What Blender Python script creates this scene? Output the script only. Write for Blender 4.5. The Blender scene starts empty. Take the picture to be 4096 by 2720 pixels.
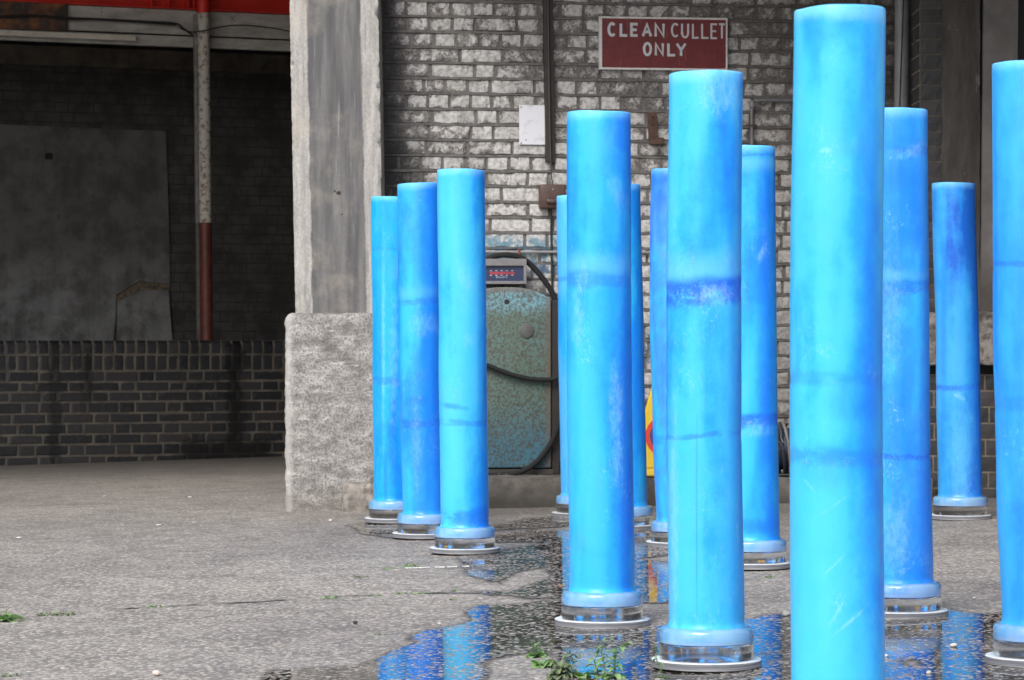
import bpy, bmesh, math, random
from mathutils import Vector, Matrix, noise as mnoise
random.seed(7)
R = math.radians
C = bpy.context.scene.collection
sc = bpy.context.scene

# ------------------------------------------------------------------ camera, world, sun, exposure
F = 11948.0                       # focal length in photograph pixels (photograph 4096 wide)
cam_d = bpy.data.cameras.new("camera"); cam = bpy.data.objects.new("camera", cam_d); C.objects.link(cam)
cam.location = (0, 0, 1.0); cam.rotation_euler = (R(90), 0, 0)
cam_d.sensor_width = 36; cam_d.lens = F / 4096 * 36
cam_d.clip_end = 500; cam_d.clip_start = .1
cam_d.dof.use_dof = True; cam_d.dof.focus_distance = 11.5; cam_d.dof.aperture_fstop = 13
sc.camera = cam
SUN_EL, SUN_AZ = 44, -26            # azimuth: degrees left of straight behind the camera
w = bpy.data.worlds.new("World"); sc.world = w; w.use_nodes = True
nt = w.node_tree
bg = nt.nodes["Background"]; bg.inputs[1].default_value = .13
sky = nt.nodes.new("ShaderNodeTexSky"); sky.sky_type = 'NISHITA'; sky.sun_disc = False
sky.sun_elevation = R(SUN_EL); sky.sun_rotation = R(180 - SUN_AZ); sky.air_density = 1.0; sky.dust_density = 4.0; sky.ozone_density = 1.0
hs = nt.nodes.new("ShaderNodeHueSaturation"); hs.inputs['Saturation'].default_value = .62
nt.links.new(sky.outputs[0], hs.inputs['Color']); nt.links.new(hs.outputs[0], bg.inputs[0])
sd = bpy.data.lights.new("sun", 'SUN'); sd.energy = 1.3; sd.angle = R(30); sd.color = (1, .985, .96)
so = bpy.data.objects.new("sun", sd); C.objects.link(so)
to_sun = Vector((math.sin(R(SUN_AZ)) * math.cos(R(SUN_EL)), -math.cos(R(SUN_AZ)) * math.cos(R(SUN_EL)), math.sin(R(SUN_EL))))
so.rotation_euler = to_sun.to_track_quat('Z', 'Y').to_euler()
so.location = (-6, -6, 12)
sc.view_settings.view_transform = 'Standard'; sc.view_settings.look = 'None'
sc.view_settings.exposure = 0.75; sc.view_settings.gamma = 1

# ------------------------------------------------------------------ helpers
def gz(x):                         # the yard falls slightly to the left
    return .017 * (max(-9, min(9, x)) + .3)
def G(u, v):                       # ground point seen at photograph pixel
    a = (u - 2048) / F; b = (v - 1360) / F
    d = (1 - .0051) / (b + .017 * a)
    return Vector((a * d, d, gz(a * d)))
class Frame:
    def __init__(s, ox, oy, deg):
        s.o = Vector((ox, oy)); t = R(deg); s.t = Vector((math.cos(t), math.sin(t))); s.n = Vector((math.sin(t), -math.cos(t))); s.deg = deg
    def pt(s, a, z, off=0):
        p = s.o + s.t * a + s.n * off
        return Vector((p.x, p.y, z))
    def hit(s, u, v, off=0):
        a = (u - 2048) / F
        d = (off + s.o.dot(s.n)) / (a * s.n.x + s.n.y)
        p = Vector((a * d, d)) - s.o
        return p.dot(s.t), 1 - (v - 1360) / F * d
def tag(o, label=None, cat=None, group=None, kind=None):
    if label: o['label'] = label
    if cat: o['category'] = cat
    if group: o['group'] = group
    if kind: o['kind'] = kind
    return o
def empty(name, loc, label, cat, group=None):
    o = bpy.data.objects.new(name, None); C.objects.link(o); o.location = loc; o.empty_display_size = .1
    return tag(o, label, cat, group)
def obj(name, bm, mats, parent=None, smooth=True, keep=False):
    me = bpy.data.meshes.new(name)
    if not keep: bmesh.ops.recalc_face_normals(bm, faces=bm.faces)
    for f in bm.faces: f.smooth = smooth
    if parent:                      # bm is in world space: bring into parent's space
        bmesh.ops.translate(bm, vec=-Vector(parent.location), verts=bm.verts)
    bm.to_mesh(me); bm.free()
    for m in (mats if isinstance(mats, (list, tuple)) else [mats]): me.materials.append(m)
    if smooth: me.set_sharp_from_angle(angle=R(38))
    o = bpy.data.objects.new(name, me); C.objects.link(o)
    if parent: o.parent = parent
    return o
def prism(bm, fr, pts, o0, o1, bevel=0, seg=2):
    """closed outline (s,z) in a wall frame, pulled from offset o0 to o1"""
    b = bmesh.new()
    A = [b.verts.new(fr.pt(s, z, o0)) for s, z in pts]; B = [b.verts.new(fr.pt(s, z, o1)) for s, z in pts]
    b.faces.new(A); b.faces.new(B[::-1]); n = len(pts)
    for i in range(n): b.faces.new((A[i], B[i], B[(i + 1) % n], A[(i + 1) % n]))
    bmesh.ops.recalc_face_normals(b, faces=b.faces)
    if bevel: bmesh.ops.bevel(b, geom=b.edges[:], offset=bevel, segments=seg, affect='EDGES', profile=.5)
    me = bpy.data.meshes.new('t'); b.to_mesh(me); b.free(); bm.from_mesh(me); bpy.data.meshes.remove(me)
def rect(s0, z0, s1, z1): return [(s0, z0), (s1, z0), (s1, z1), (s0, z1)]
def wbox(bm, p0, p1, bevel=0):
    prism(bm, Frame(0, 0, 0), rect(p0[0], p0[2], p1[0], p1[2]), -p0[1], -p1[1], bevel)
def tube(bm, pts, r, seg=10, closed=False, caps=True):
    pts = [Vector(p) for p in pts]; n = len(pts); rings = []
    up = Vector((0, .3, 1)).normalized()
    for i, p in enumerate(pts):
        a = pts[(i - 1) % n] if closed or i else p; c = pts[(i + 1) % n] if closed or i < n - 1 else p
        t = (c - a).normalized()
        s = t.cross(up)
        if s.length < .2: s = t.cross(Vector((1, 0, 0)))
        s.normalize(); q = s.cross(t)
        rr = r[i] if isinstance(r, (list, tuple)) else r
        rings.append([bm.verts.new(p + (s * math.cos(k * 2 * math.pi / seg) + q * math.sin(k * 2 * math.pi / seg)) * rr) for k in range(seg)])
    for i in range(n if closed else n - 1):
        A, B = rings[i], rings[(i + 1) % n]
        for k in range(seg): bm.faces.new((A[k], A[(k + 1) % seg], B[(k + 1) % seg], B[k]))
    if caps and not closed: bm.faces.new(rings[0][::-1]); bm.faces.new(rings[-1])
def smoothline(pts, k=6):
    pts = [Vector(p) for p in pts]; out = []
    P = [pts[0]] + pts + [pts[-1]]
    for i in range(1, len(P) - 2):
        for j in range(k):
            t = j / k
            out.append(.5 * ((2 * P[i]) + (-P[i-1] + P[i+1]) * t + (2*P[i-1] - 5*P[i] + 4*P[i+1] - P[i+2]) * t*t + (-P[i-1] + 3*P[i] - 3*P[i+1] + P[i+2]) * t**3))
    out.append(pts[-1]); return out
def lathe(bm, prof, cx, cy, cz=0, seg=64, off=None, wob=None):
    rings = []
    for r, z in prof:
        dx, dy = off(z) if off else (0, 0)
        ring = []
        for k in range(seg):
            a = k * 2 * math.pi / seg
            rr, zz = r, z
            if wob: rr, zz = wob(r, z, a)
            ring.append(bm.verts.new((cx + dx + rr * math.cos(a), cy + dy + rr * math.sin(a), cz + zz)))
        rings.append(ring)
    for A, B in zip(rings, rings[1:]):
        for k in range(seg): bm.faces.new((A[k], A[(k+1) % seg], B[(k+1) % seg], B[k]))
    bm.faces.new(rings[0][::-1]); bm.faces.new(rings[-1])
def ns(x, y, z, sc_=1.0): return mnoise.noise(Vector((x, y, z)) * sc_)
def fbm(x, y, z, s, o=4): return mnoise.fractal(Vector((x, y, z)) * s, 1.0, 2.0, o)

# ------------------------------------------------------------------ material helper
class M:
    def __init__(s, name):
        s.m = bpy.data.materials.new(name); s.m.use_nodes = True; s.t = s.m.node_tree
        s.b = s.t.nodes['Principled BSDF']; s.out = s.t.nodes['Material Output']
        s._c = s.t.nodes.new('ShaderNodeTexCoord')
    def put(s, inp, v):
        if hasattr(v, 'is_output') or isinstance(v, bpy.types.NodeSocket): s.t.links.new(v, inp)
        elif isinstance(v, (tuple, list)): inp.default_value = (*v, 1) if inp.type == 'RGBA' and len(v) == 3 else v
        else: inp.default_value = v
    def obj(s): return s._c.outputs['Object']
    def gen(s): return s._c.outputs['Generated']
    def map(s, v, scale=(1, 1, 1), loc=(0, 0, 0)):
        n = s.t.nodes.new('ShaderNodeMapping'); s.put(n.inputs[0], v); n.inputs['Scale'].default_value = scale; n.inputs['Location'].default_value = loc; return n.outputs[0]
    def noise(s, v, scale, detail=4, rough=.55, dist=0, out=0):
        n = s.t.nodes.new('ShaderNodeTexNoise'); s.put(n.inputs['Vector'], v); n.inputs['Scale'].default_value = scale
        n.inputs['Detail'].default_value = detail; n.inputs['Roughness'].default_value = rough; n.inputs['Distortion'].default_value = dist; return n.outputs[out]
    def vor(s, v, scale, feat='F1', out='Distance', rnd=1):
        n = s.t.nodes.new('ShaderNodeTexVoronoi'); n.feature = feat; s.put(n.inputs['Vector'], v); n.inputs['Scale'].default_value = scale
        n.inputs['Randomness'].default_value = rnd; return n.outputs[out]
    def ma(s, op, a, b=0, c=0, clamp=False):
        n = s.t.nodes.new('ShaderNodeMath'); n.operation = op; n.use_clamp = clamp
        s.put(n.inputs[0], a); s.put(n.inputs[1], b); s.put(n.inputs[2], c); return n.outputs[0]
    def rng(s, v, a, b, c=0, d=1, smooth=True):
        n = s.t.nodes.new('ShaderNodeMapRange'); n.interpolation_type = 'SMOOTHSTEP' if smooth else 'LINEAR'
        s.put(n.inputs[0], v)
        for i, q in enumerate((a, b, c, d)): s.put(n.inputs[i + 1], q)
        return n.outputs[0]
    def ramp(s, f, stops, const=False):
        n = s.t.nodes.new('ShaderNodeValToRGB'); s.put(n.inputs[0], f); cr = n.color_ramp
        if const: cr.interpolation = 'CONSTANT'
        while len(cr.elements) < len(stops): cr.elements.new(.5)
        for e, (p, c) in zip(cr.elements, stops): e.position = p; e.color = (*c, 1)
        return n.outputs[0]
    def mix(s, f, a, b, mode='MIX'):
        n = s.t.nodes.new('ShaderNodeMix'); n.data_type = 'RGBA'; n.blend_type = mode
        s.put(n.inputs[0], f); s.put(n.inputs[6], a); s.put(n.inputs[7], b); return n.outputs[2]
    def sep(s, v):
        n = s.t.nodes.new('ShaderNodeSeparateXYZ'); s.put(n.inputs[0], v); return n.outputs
    def attr(s, name, out='Fac'):
        n = s.t.nodes.new('ShaderNodeAttribute'); n.attribute_name = name; return n.outputs[out]
    def bump(s, h, strength=.5, dist=.01):
        n = s.t.nodes.new('ShaderNodeBump'); s.put(n.inputs['Height'], h); n.inputs['Strength'].default_value = strength; n.inputs['Distance'].default_value = dist
        s.t.links.new(n.outputs[0], s.b.inputs['Normal']); return n.outputs[0]
    def set(s, **k):
        names = dict(col='Base Color', rough='Roughness', spec='Specular IOR Level', metal='Metallic', ior='IOR', trans='Transmission Weight', alpha='Alpha',
                     sss='Subsurface Weight', sssr='Subsurface Radius', ssss='Subsurface Scale', coat='Coat Weight', coatr='Coat Roughness')
        for a, v in k.items(): s.put(s.b.inputs[names[a]], v)
        return s.m
def simple(name, col, rough=.7, var=.25, scale=12, metal=0, bump=.2):
    m = M(name); n = m.noise(m.obj(), scale, 6, .65)
    c = m.mix(m.rng(n, .3, .7), tuple(x * (1 - var) for x in col), tuple(min(1, x * (1 + var)) for x in col))
    if bump: m.bump(m.noise(m.obj(), scale * 8, 3), bump, .003)
    return m.set(col=c, rough=rough, metal=metal)

# ------------------------------------------------------------------ ground
def mat_ground():
    m = M('asphalt'); P = m.obj()
    x, y, z = m.sep(P)[:3]
    Pw = m.map(P, (1, .72, 1)); v = m.vor(Pw, 66, out='Color'); vd = m.vor(Pw, 66)
    r, g_, b_ = m.sep(v)[:3]
    v2 = m.vor(P, 150, out='Color'); r2 = m.sep(v2)[0]
    big = m.noise(P, .55, 5, .6); mid = m.noise(P, 4, 5, .6)
    matrix = m.mix(m.rng(mid, .35, .65), (.186, .174, .166), (.238, .224, .212))
    stone = m.ramp(r, [(0, (.30, .29, .275)), (.35, (.42, .39, .35)), (.55, (.34, .32, .30)), (.75, (.50, .47, .43)), (.9, (.43, .35, .29)), (1, (.62, .61, .59))])
    # fewer stones show far off, where dust has filled the surface
    dens = m.rng(y, 12, 17.5, .0, .32, smooth=False)
    thr = m.ma('ADD', m.ma('ADD', .44, dens), m.ma('MULTIPLY', m.ma('SUBTRACT', .5, mid), .9))
    isst = m.ma('MULTIPLY', m.ma('GREATER_THAN', g_, thr), m.ma('LESS_THAN', vd, .62))
    c = m.mix(m.ma('MULTIPLY', isst, .85), matrix, stone)
    c = m.mix(m.ma('MULTIPLY', m.ma('GREATER_THAN', r2, .86), .5), c, (.10, .095, .09))
    c = m.mix(m.ma('MULTIPLY', m.ma('LESS_THAN', r2, .04), .6), c, (.55, .52, .48))
    c = m.mix(1.0, c, m.ramp(big, [(.3, (.82, .81, .82)), (.5, (1, 1, .99)), (.7, (1.13, 1.12, 1.10))]), 'MULTIPLY')
    pt = m.rng(m.noise(m.map(P, (1, .8, 1)), 1.5, 6, .7), .60, .66, 0, .45); c = m.mix(pt, c, (.115, .108, .10))
    # brown tone plus roof and canopy shade painted in near the buildings
    wall_shade = m.ma('MULTIPLY', m.rng(y, 14.6, 18.2), m.rng(m.ma('ADD', x, m.ma('MULTIPLY', big, 1.2)), -.9, .6))
    c = m.mix(m.ma('MULTIPLY', wall_shade, .62), c, (.085, .075, .065))
    bay_shade = m.ma('MULTIPLY', m.rng(y, 18.5, 25), .6)
    c = m.mix(bay_shade, c, (.16, .145, .13))
    m.bump(m.ma('SUBTRACT', 1, vd), .35, .004)
    return m.set(col=c, rough=.85, spec=.3)
bm = bmesh.new()
xs = [-80, -30, -9, 9, 30, 80]; ys = [-60, -10, 6, 30, 80]
gv = [[bm.verts.new((x, y, gz(x))) for y in ys] for x in xs]
for i in range(len(xs) - 1):
    for j in range(len(ys) - 1): bm.faces.new((gv[i][j], gv[i+1][j], gv[i+1][j+1], gv[i][j+1]))
tag(obj('ground', bm, mat_ground(), smooth=False), kind='structure')

# ------------------------------------------------------------------ puddle (thin melt water between the stones)
def z8(L): return [(1100 + x / 1.96, 1920 + y / 1.96) for x, y in L]
def z4(L): return [(2000 + x / 1.96, 1920 + y / 1.96) for x, y in L]
def z9(L): return [(2896 + x / 1.96, 1920 + y / 1.96) for x, y in L]
WET = [
 z8([(-150, 1620), (0, 1505), (600, 1472), (760, 1430), (900, 1390), (960, 1335), (1140, 1285), (1075, 1232), (1180, 1190), (1380, 1160), (1600, 1125), (1560, 1065), (1500, 1030), (1620, 1000), (1900, 985), (2200, 968), (2400, 950), (2400, 1900), (-150, 1900)]),
 z4([(300, 960), (560, 970), (1100, 1190), (1330, 1140), (1330, 1900), (300, 1900)]),
 z4([(1880, 1100), (2200, 1075), (2300, 1068), (2400, 1068), (2400, 1900), (1300, 1900), (1300, 1200)]),
 z9([(300, 1060), (1200, 1045), (1800, 1040), (2200, 1052), (2600, 1060), (2600, 1900), (300, 1900)]),
 z8([(1440, 610), (1500, 660), (1540, 720), (1620, 780), (1760, 805), (1870, 720), (2100, 685), (2300, 640), (2400, 620), (2400, 455), (2150, 510), (1900, 540), (1740, 560)]),
 z8([(1640, 500), (1740, 490), (2240, 485), (2400, 500), (2400, 395), (2200, 398), (1950, 402), (1780, 430), (1640, 450)]),
 z8([(1640, 390), (1800, 388), (2352, 360), (2400, 345), (2400, 300), (2150, 292), (2000, 308), (1840, 340), (1640, 375)]),
 z8([(1460, 878), (1700, 900), (2000, 915), (2400, 925), (2400, 755), (2100, 785), (1960, 850), (1980, 880), (1700, 882)]),
 z8([(560, 362), (640, 372), (700, 430), (900, 445), (1000, 470), (1200, 470), (1200, 330), (700, 340)]),
 z4([(200, 400), (540, 396), (1330, 390), (1330, 590), (1180, 605), (1060, 625), (1060, 640), (1330, 650), (1330, 965), (1130, 975), (900, 900), (500, 900), (400, 700), (420, 560)]),
]
DRY = [
 z4([(-150, 1420), (60, 1370), (300, 1330), (420, 1340), (520, 1420), (560, 1560), (420, 1900), (-260, 1900), (-180, 1620)]),
 z9([(1330, 1450), (1420, 1400), (1560, 1410), (1600, 1450), (1520, 1500), (1400, 1490)]),
]
def inpoly(x, y, P):
    r = False; j = len(P) - 1
    for i in range(len(P)):
        xi, yi = P[i]; xj, yj = P[j]
        if (yi > y) != (yj > y) and x < (xj - xi) * (y - yi) / (yj - yi) + xi: r = not r
        j = i
    return r
def to_w(P): return [tuple(G(*p)[:2]) for p in P]
WETW = [to_w(p) for p in WET]; DRYW = [to_w(p) for p in DRY]
def bb(P): return (min(p[0] for p in P), max(p[0] for p in P), min(p[1] for p in P), max(p[1] for p in P))
WB = [bb(p) for p in WETW]; DB = [bb(p) for p in DRYW]
def wet1(x, y):
    for P, b in zip(DRYW, DB):
        if b[0] <= x <= b[1] and b[2] <= y <= b[3] and inpoly(x, y, P): return 0
    for P, b in zip(WETW, WB):
        if b[0] <= x <= b[1] and b[2] <= y <= b[3] and inpoly(x, y, P): return 1
    return 0
bm = bmesh.new()
X0, X1, Y0, Y1 = -1.35, 2.3, 7.0, 17.4; dx, dy = .022, .05
nx, ny = int((X1 - X0) / dx), int((Y1 - Y0) / dy)
lay = bm.verts.layers.float.new('wet')
W = [[0.0] * (ny + 1) for _ in range(nx + 1)]
for i in range(nx + 1):
    for j in range(ny + 1):
        x = X0 + i * dx; y = Y0 + j * dy
        x2 = x + .035 * ns(x, y, 3, 9) + .02 * ns(x, y, 7, 22); y2 = y + .12 * ns(x, y, 9, 7) + .05 * ns(x, y, 5, 20)
        W[i][j] = float(wet1(x2, y2))
S = [[0.0] * (ny + 1) for _ in range(nx + 1)]
for i in range(1, nx):
    for j in range(1, ny):
        S[i][j] = (W[i][j] * 2 + W[i-1][j] + W[i+1][j] + W[i][j-1] + W[i][j+1] + W[i-1][j-1] + W[i+1][j+1] + W[i-1][j+1] + W[i+1][j-1]) / 10
for _ in range(4):
    T = [q[:] for q in S]
    for i in range(1, nx):
        for j in range(1, ny): S[i][j] = (T[i][j] * 2 + T[i-1][j] + T[i+1][j] + T[i][j-1] + T[i][j+1]) / 6
vm = {}
def pv(i, j):
    if (i, j) not in vm:
        x = X0 + i * dx; v = bm.verts.new((x, Y0 + j * dy, gz(x) + .004)); v[lay] = S[i][j]; vm[(i, j)] = v
    return vm[(i, j)]
for i in range(nx):
    for j in range(ny):
        if S[i][j] + S[i+1][j] + S[i][j+1] + S[i+1][j+1] > .12:
            bm.faces.new((pv(i, j), pv(i+1, j), pv(i+1, j+1), pv(i, j+1)))
m = M('melt_water'); P = m.obj()
Pw = m.map(P, (1, .72, 1)); vc = m.vor(Pw, 66, out='Color'); r, g_, b_ = m.sep(vc)[:3]
vd = m.vor(Pw, 66)
wv = m.attr('wet')
patch = m.noise(P, 5, 5, .65)
up = m.ma('ADD', m.rng(patch, .34, .60, .85, .30), m.ma('MULTIPLY', m.ma('SUBTRACT', 1, wv), .6))   # share of stones that stand proud of the water
stone = m.ma('MULTIPLY', m.ma('GREATER_THAN', g_, m.ma('SUBTRACT', 1, up)), m.ma('LESS_THAN', vd, m.ma('ADD', .42, m.ma('MULTIPLY', b_, .26))))
edge = m.ma('GREATER_THAN', m.ma('ADD', wv, m.ma('MULTIPLY', m.ma('SUBTRACT', m.noise(P, 45, 3), .5), .8)), .42)
wat = m.ma('MULTIPLY', m.ma('SUBTRACT', 1, stone), edge)
damp = m.rng(m.ma('ADD', wv, m.ma('MULTIPLY', m.ma('SUBTRACT', m.noise(P, 14, 5, .7), .5), .35)), .06, .42, 0, .62)
al = m.ma('MAXIMUM', edge, m.ma('MULTIPLY', damp, 1))
m.bump(m.noise(m.map(P, (1, .6, 1)), 40, 3, .6), .045, .004)
stc = m.ramp(r, [(0, (.12, .11, .10)), (.3, (.27, .235, .20)), (.6, (.20, .175, .155)), (.8, (.34, .31, .27)), (1, (.44, .42, .39))])
m.set(col=m.mix(stone, m.mix(m.rng(patch, .35, .6), (.014, .013, .012), (.03, .027, .024)), stc), rough=m.ma('ADD', .035, m.ma('MULTIPLY', m.ma('SUBTRACT', 1, wat), .5)), ior=1.29, spec=.5, alpha=al)
puddle = obj('puddle', bm, m.m, smooth=False); tag(puddle, kind='structure')

# cracks between the old slabs
m_crack = simple('crack_dirt', (.045, .04, .035), .95, .3, 30)
bm = bmesh.new()
def crack(L, wd):
    L = [G(*p) for p in L]; pts = []
    for a, b in zip(L, L[1:]):
        n = max(2, int((b - a).length / .04))
        for k in range(n): pts.append(a.lerp(b, k / n))
    prev = None
    for i, p in enumerate(pts):
        q = p + Vector((0, .03 * ns(p.x, p.y, 1, 8) + .012 * ns(p.x, p.y, 2, 30), 0))
        ww = wd * .7 * max(.04, .22 + 1.2 * ns(p.x, p.y, 4, 5) + .9 * ns(p.x, p.y, 8, 25))
        zz = gz(q.x) + .003
        cur = (bm.verts.new((q.x, q.y - ww, zz)), bm.verts.new((q.x + .005, q.y + ww, zz)))
        if prev: bm.faces.new((prev[0], cur[0], cur[1], prev[1]))
        prev = cur
crack([(-60, 2500), (60, 2480), (300, 2445), (650, 2428), (1100, 2405), (1300, 2388), (1500, 2382), (1750, 2372), (2200, 2378)], .024)
crack([(1620, 2265), (1750, 2245), (1850, 2235)], .018)
crack([(1850, 2345), (1920, 2330), (1980, 2322), (2010, 2340)], .02)
crack([(2960, 2320), (3150, 2314), (3300, 2312), (3730, 2300), (3900, 2296), (4130, 2290)], .016)
crack([(520, 1897), (650, 1893), (780, 1890)], .06)
crack([(1380, 2315), (1500, 2300), (1620, 2285)], .012)
tag(obj('ground_crack', bm, m_crack, smooth=False), kind='structure')

# ------------------------------------------------------------------ brick walls
def bricks(fr, s0, s1, zb, rows, jit, dome, gap, depth, res=.02, seed=1, bed=None):
    """rows: (height, [lengths cycle], start shift). returns bmesh with tint layer"""
    bm = bmesh.new(); tl = bm.verts.layers.float.new('tint'); el = bm.verts.layers.float.new('inner'); rnd = random.Random(seed)
    z = zb
    for h, cyc, shift in rows:
        s = s0 - shift; k = 0
        while s < s1:
            L = cyc[k % len(cyc)] * (1 + rnd.uniform(-.05, .05)); k += 1
            a, b = max(s, s0) + gap * .5, min(s + L, s1) - gap * .5; s += L
            if b - a < .02: continue
            t = rnd.random(); oo = rnd.uniform(-jit, jit)
            zl, zh = z + gap * .5 + rnd.uniform(-.1, .1) * gap, z + h - gap * .5 + rnd.uniform(-.1, .1) * gap
            nu = max(2, int((b - a) / res)); nv = max(2, int((zh - zl) / res)); g = []
            for i in range(-1, nu + 2):
                col = []
                for j in range(-1, nv + 2):
                    ii, jj = min(max(i, 0), nu), min(max(j, 0), nv)
                    ss = a + (b - a) * ii / nu; zz = zl + (zh - zl) * jj / nv
                    ed = min(ii, nu - ii, 1) * min(jj, nv - jj, 1)
                    e = jit * 1.1
                    ss += e * ns(ss, zz, seed, 14); zz += e * ns(ss, zz, seed + 9, 14)
                    off = oo + jit * .8 * ns(ss, zz, seed + 4, 25) + (0 if ed else -dome)
                    if i in (-1, nu + 1) or j in (-1, nv + 1): off = -depth
                    v = bm.verts.new(fr.pt(ss, zz, off)); v[tl] = t; v[el] = float(min(ii, nu - ii, 1) * min(jj, nv - jj, 1)); col.append(v)
                g.append(col)
            for i in range(len(g) - 1):
                for j in range(len(g[0]) - 1):
                    f = bm.faces.new((g[i][j], g[i+1][j], g[i+1][j+1], g[i][j+1])); f.material_index = 0
        z += h
    # mortar body
    b2 = [fr.pt(s0, zb, -depth * .55 - jit * .3), fr.pt(s1, zb, -depth * .55 - jit * .3), fr.pt(s1, z, -depth * .55 - jit * .3), fr.pt(s0, z, -depth * .55 - jit * .3)]
    b3 = [fr.pt(s0, zb, -.25), fr.pt(s1, zb, -.25), fr.pt(s1, z, -.25), fr.pt(s0, z, -.25)]
    A = [bm.verts.new(p) for p in b2]; B = [bm.verts.new(p) for p in b3]
    for q in (A, B[::-1], (A[0], B[0], B[1], A[1]), (A[1], B[1], B[2], A[2]), (A[2], B[2], B[3], A[3]), (A[3], B[3], B[0], A[0])):
        bm.faces.new(q).material_index = 1
    if bed:                       # weathered pointing that stands proud of the bricks
        z = zb
        for h, cyc, shift in rows:
            z += h; n = int((s1 - s0) / .035); g = []
            for i in range(n + 1):
                s = s0 + (s1 - s0) * i / n
                zc = z + .003 * ns(s, z, 3, 6); hh = bed * (.5 + .22 * ns(s, z, 5, 9)); o = .002 + .004 * ns(s, z, 11, 12)
                g.append([bm.verts.new(fr.pt(s, zc + hh * q, oq)) for q, oq in ((-1, -depth), (-.75, o), (.7, o + .002), (1, -depth))])
            for A, B in zip(g, g[1:]):
                for k in range(3): bm.faces.new((A[k], B[k], B[k+1], A[k+1])).material_index = 1
    return bm

MW = Frame(-.80, 18.2, 7.4)          # middle wall
m = M('flaking_whitewash_brick'); P = m.obj(); x, y, z = m.sep(P)[:3]
tint = m.attr('tint')
fl = m.noise(P, 17, 8, .72, .6); fine = m.noise(P, 70, 4, .7)
big = m.noise(P, 1.6, 4, .6)
reg = m.ma('ADD', m.rng(x, -.85, -.56, -.30, 0), m.ma('MULTIPLY', m.rng(x, .6, 1.9), m.rng(z, 1.2, 2.4, -.02, -.10)))  # sparser paint at the upper right also stands in for shade
low = m.rng(z, 2.0, 1.4, 0, .10)
val = m.ma('ADD', m.ma('ADD', fl, m.ma('ADD', m.ma('MULTIPLY', m.ma('SUBTRACT', tint, .5), .16), m.ma('MULTIPLY', m.ma('SUBTRACT', m.attr('inner'), .8), .08))), m.ma('ADD', m.ma('ADD', reg, low), m.ma('MULTIPLY', m.ma('SUBTRACT', big, .5), .35)))
paint = m.rng(val, .43, .47)
film = m.rng(m.ma('ADD', val, m.ma('MULTIPLY', m.ma('SUBTRACT', fine, .5), .25)), .30, .42, 0, .75)
bare = m.mix(m.rng(fine, .3, .7), (.06, .055, .052), (.17, .155, .142))
bare = m.mix(m.ma('MULTIPLY', m.ma('GREATER_THAN', tint, .93), .6), bare, (.19, .085, .06))
white = m.mix(m.rng(m.noise(P, 40, 5, .7), .35, .62), (.31, .305, .29), (.56, .55, .54))
white = m.mix(m.rng(m.noise(P, 95, 3, .7), .64, .72), white, (.16, .14, .12))
bluez = m.ma('MULTIPLY', m.ma('MULTIPLY', m.rng(m.ma('ADD', z, m.ma('MULTIPLY', m.ma('SUBTRACT', fl, .5), .15)), 1.36, 1.42), m.rng(m.ma('ADD', z, m.ma('MULTIPLY', m.ma('SUBTRACT', fl, .5), .12)), 1.66, 1.60)), m.rng(x, .7, .45))
blue2 = m.ma('MULTIPLY', m.ma('MULTIPLY', m.rng(z, .80, .9), m.rng(z, 1.12, 1.0)), m.ma('MULTIPLY', m.rng(x, .6, .75), m.rng(x, 1.0, .9)))
bl = m.ma('MULTIPLY', m.ma('MAXIMUM', bluez, blue2), m.rng(m.noise(P, 14, 5, .7), .42, .55))
bare = m.mix(film, bare, m.mix(m.rng(fine, .35, .65), (.15, .14, .13), (.33, .32, .305)))
col = m.mix(paint, bare, white)
col = m.mix(m.ma('MULTIPLY', bl, .9), col, m.mix(m.rng(z, 1.5, 1.46), (.10, .22, .30), (.03, .08, .16)))
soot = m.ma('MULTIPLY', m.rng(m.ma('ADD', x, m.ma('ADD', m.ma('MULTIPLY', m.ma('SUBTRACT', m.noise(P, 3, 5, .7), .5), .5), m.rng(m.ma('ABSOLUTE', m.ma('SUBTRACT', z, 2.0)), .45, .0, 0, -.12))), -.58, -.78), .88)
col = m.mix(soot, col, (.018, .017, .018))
dirt_shade = m.ma('MULTIPLY', m.rng(m.noise(m.map(P, (1, 1, .35)), 2.2, 5, .6), .45, .75), .45)
dirt_shade = m.ma('MAXIMUM', dirt_shade, m.ma('MULTIPLY', m.rng(x, .9, 2.2), .62))  # dirt and shade of the right end, both put into the colour
dirt_shade = m.ma('MAXIMUM', dirt_shade, m.ma('MULTIPLY', m.rng(z, 1.0, .2), .5))
dirt_shade = m.ma('MAXIMUM', dirt_shade, m.ma('MULTIPLY', m.ma('MULTIPLY', m.rng(x, .75, 1.05), m.rng(z, 1.75, 1.0)), .6))
col = m.mix(dirt_shade, col, (.06, .053, .047))
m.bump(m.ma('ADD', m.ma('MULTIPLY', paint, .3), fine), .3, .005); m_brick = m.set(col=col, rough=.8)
m = M('grey_pointing'); P = m.obj(); x, y, z = m.sep(P)[:3]
f = m.noise(P, 30, 5, .7)
c = m.mix(m.rng(f, .3, .7), (.10, .095, .091), (.18, .172, .166))
bz = m.ma('MULTIPLY', m.ma('MULTIPLY', m.rng(z, 1.38, 1.44), m.rng(z, 1.62, 1.58)), m.ma('MULTIPLY', m.rng(x, .6, .5), m.rng(m.noise(P, 9, 3), .42, .55)))
c = m.mix(m.ma('MULTIPLY', bz, .7), c, (.05, .12, .18))
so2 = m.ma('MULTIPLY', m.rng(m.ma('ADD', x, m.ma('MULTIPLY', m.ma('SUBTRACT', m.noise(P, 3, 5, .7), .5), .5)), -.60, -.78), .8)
c = m.mix(so2, c, (.022, .02, .02)); c = m.mix(m.ma('MULTIPLY', m.rng(x, .9, 2.2), .6), c, (.045, .04, .038))  # darker right end carries dirt and shade in its colour
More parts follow.
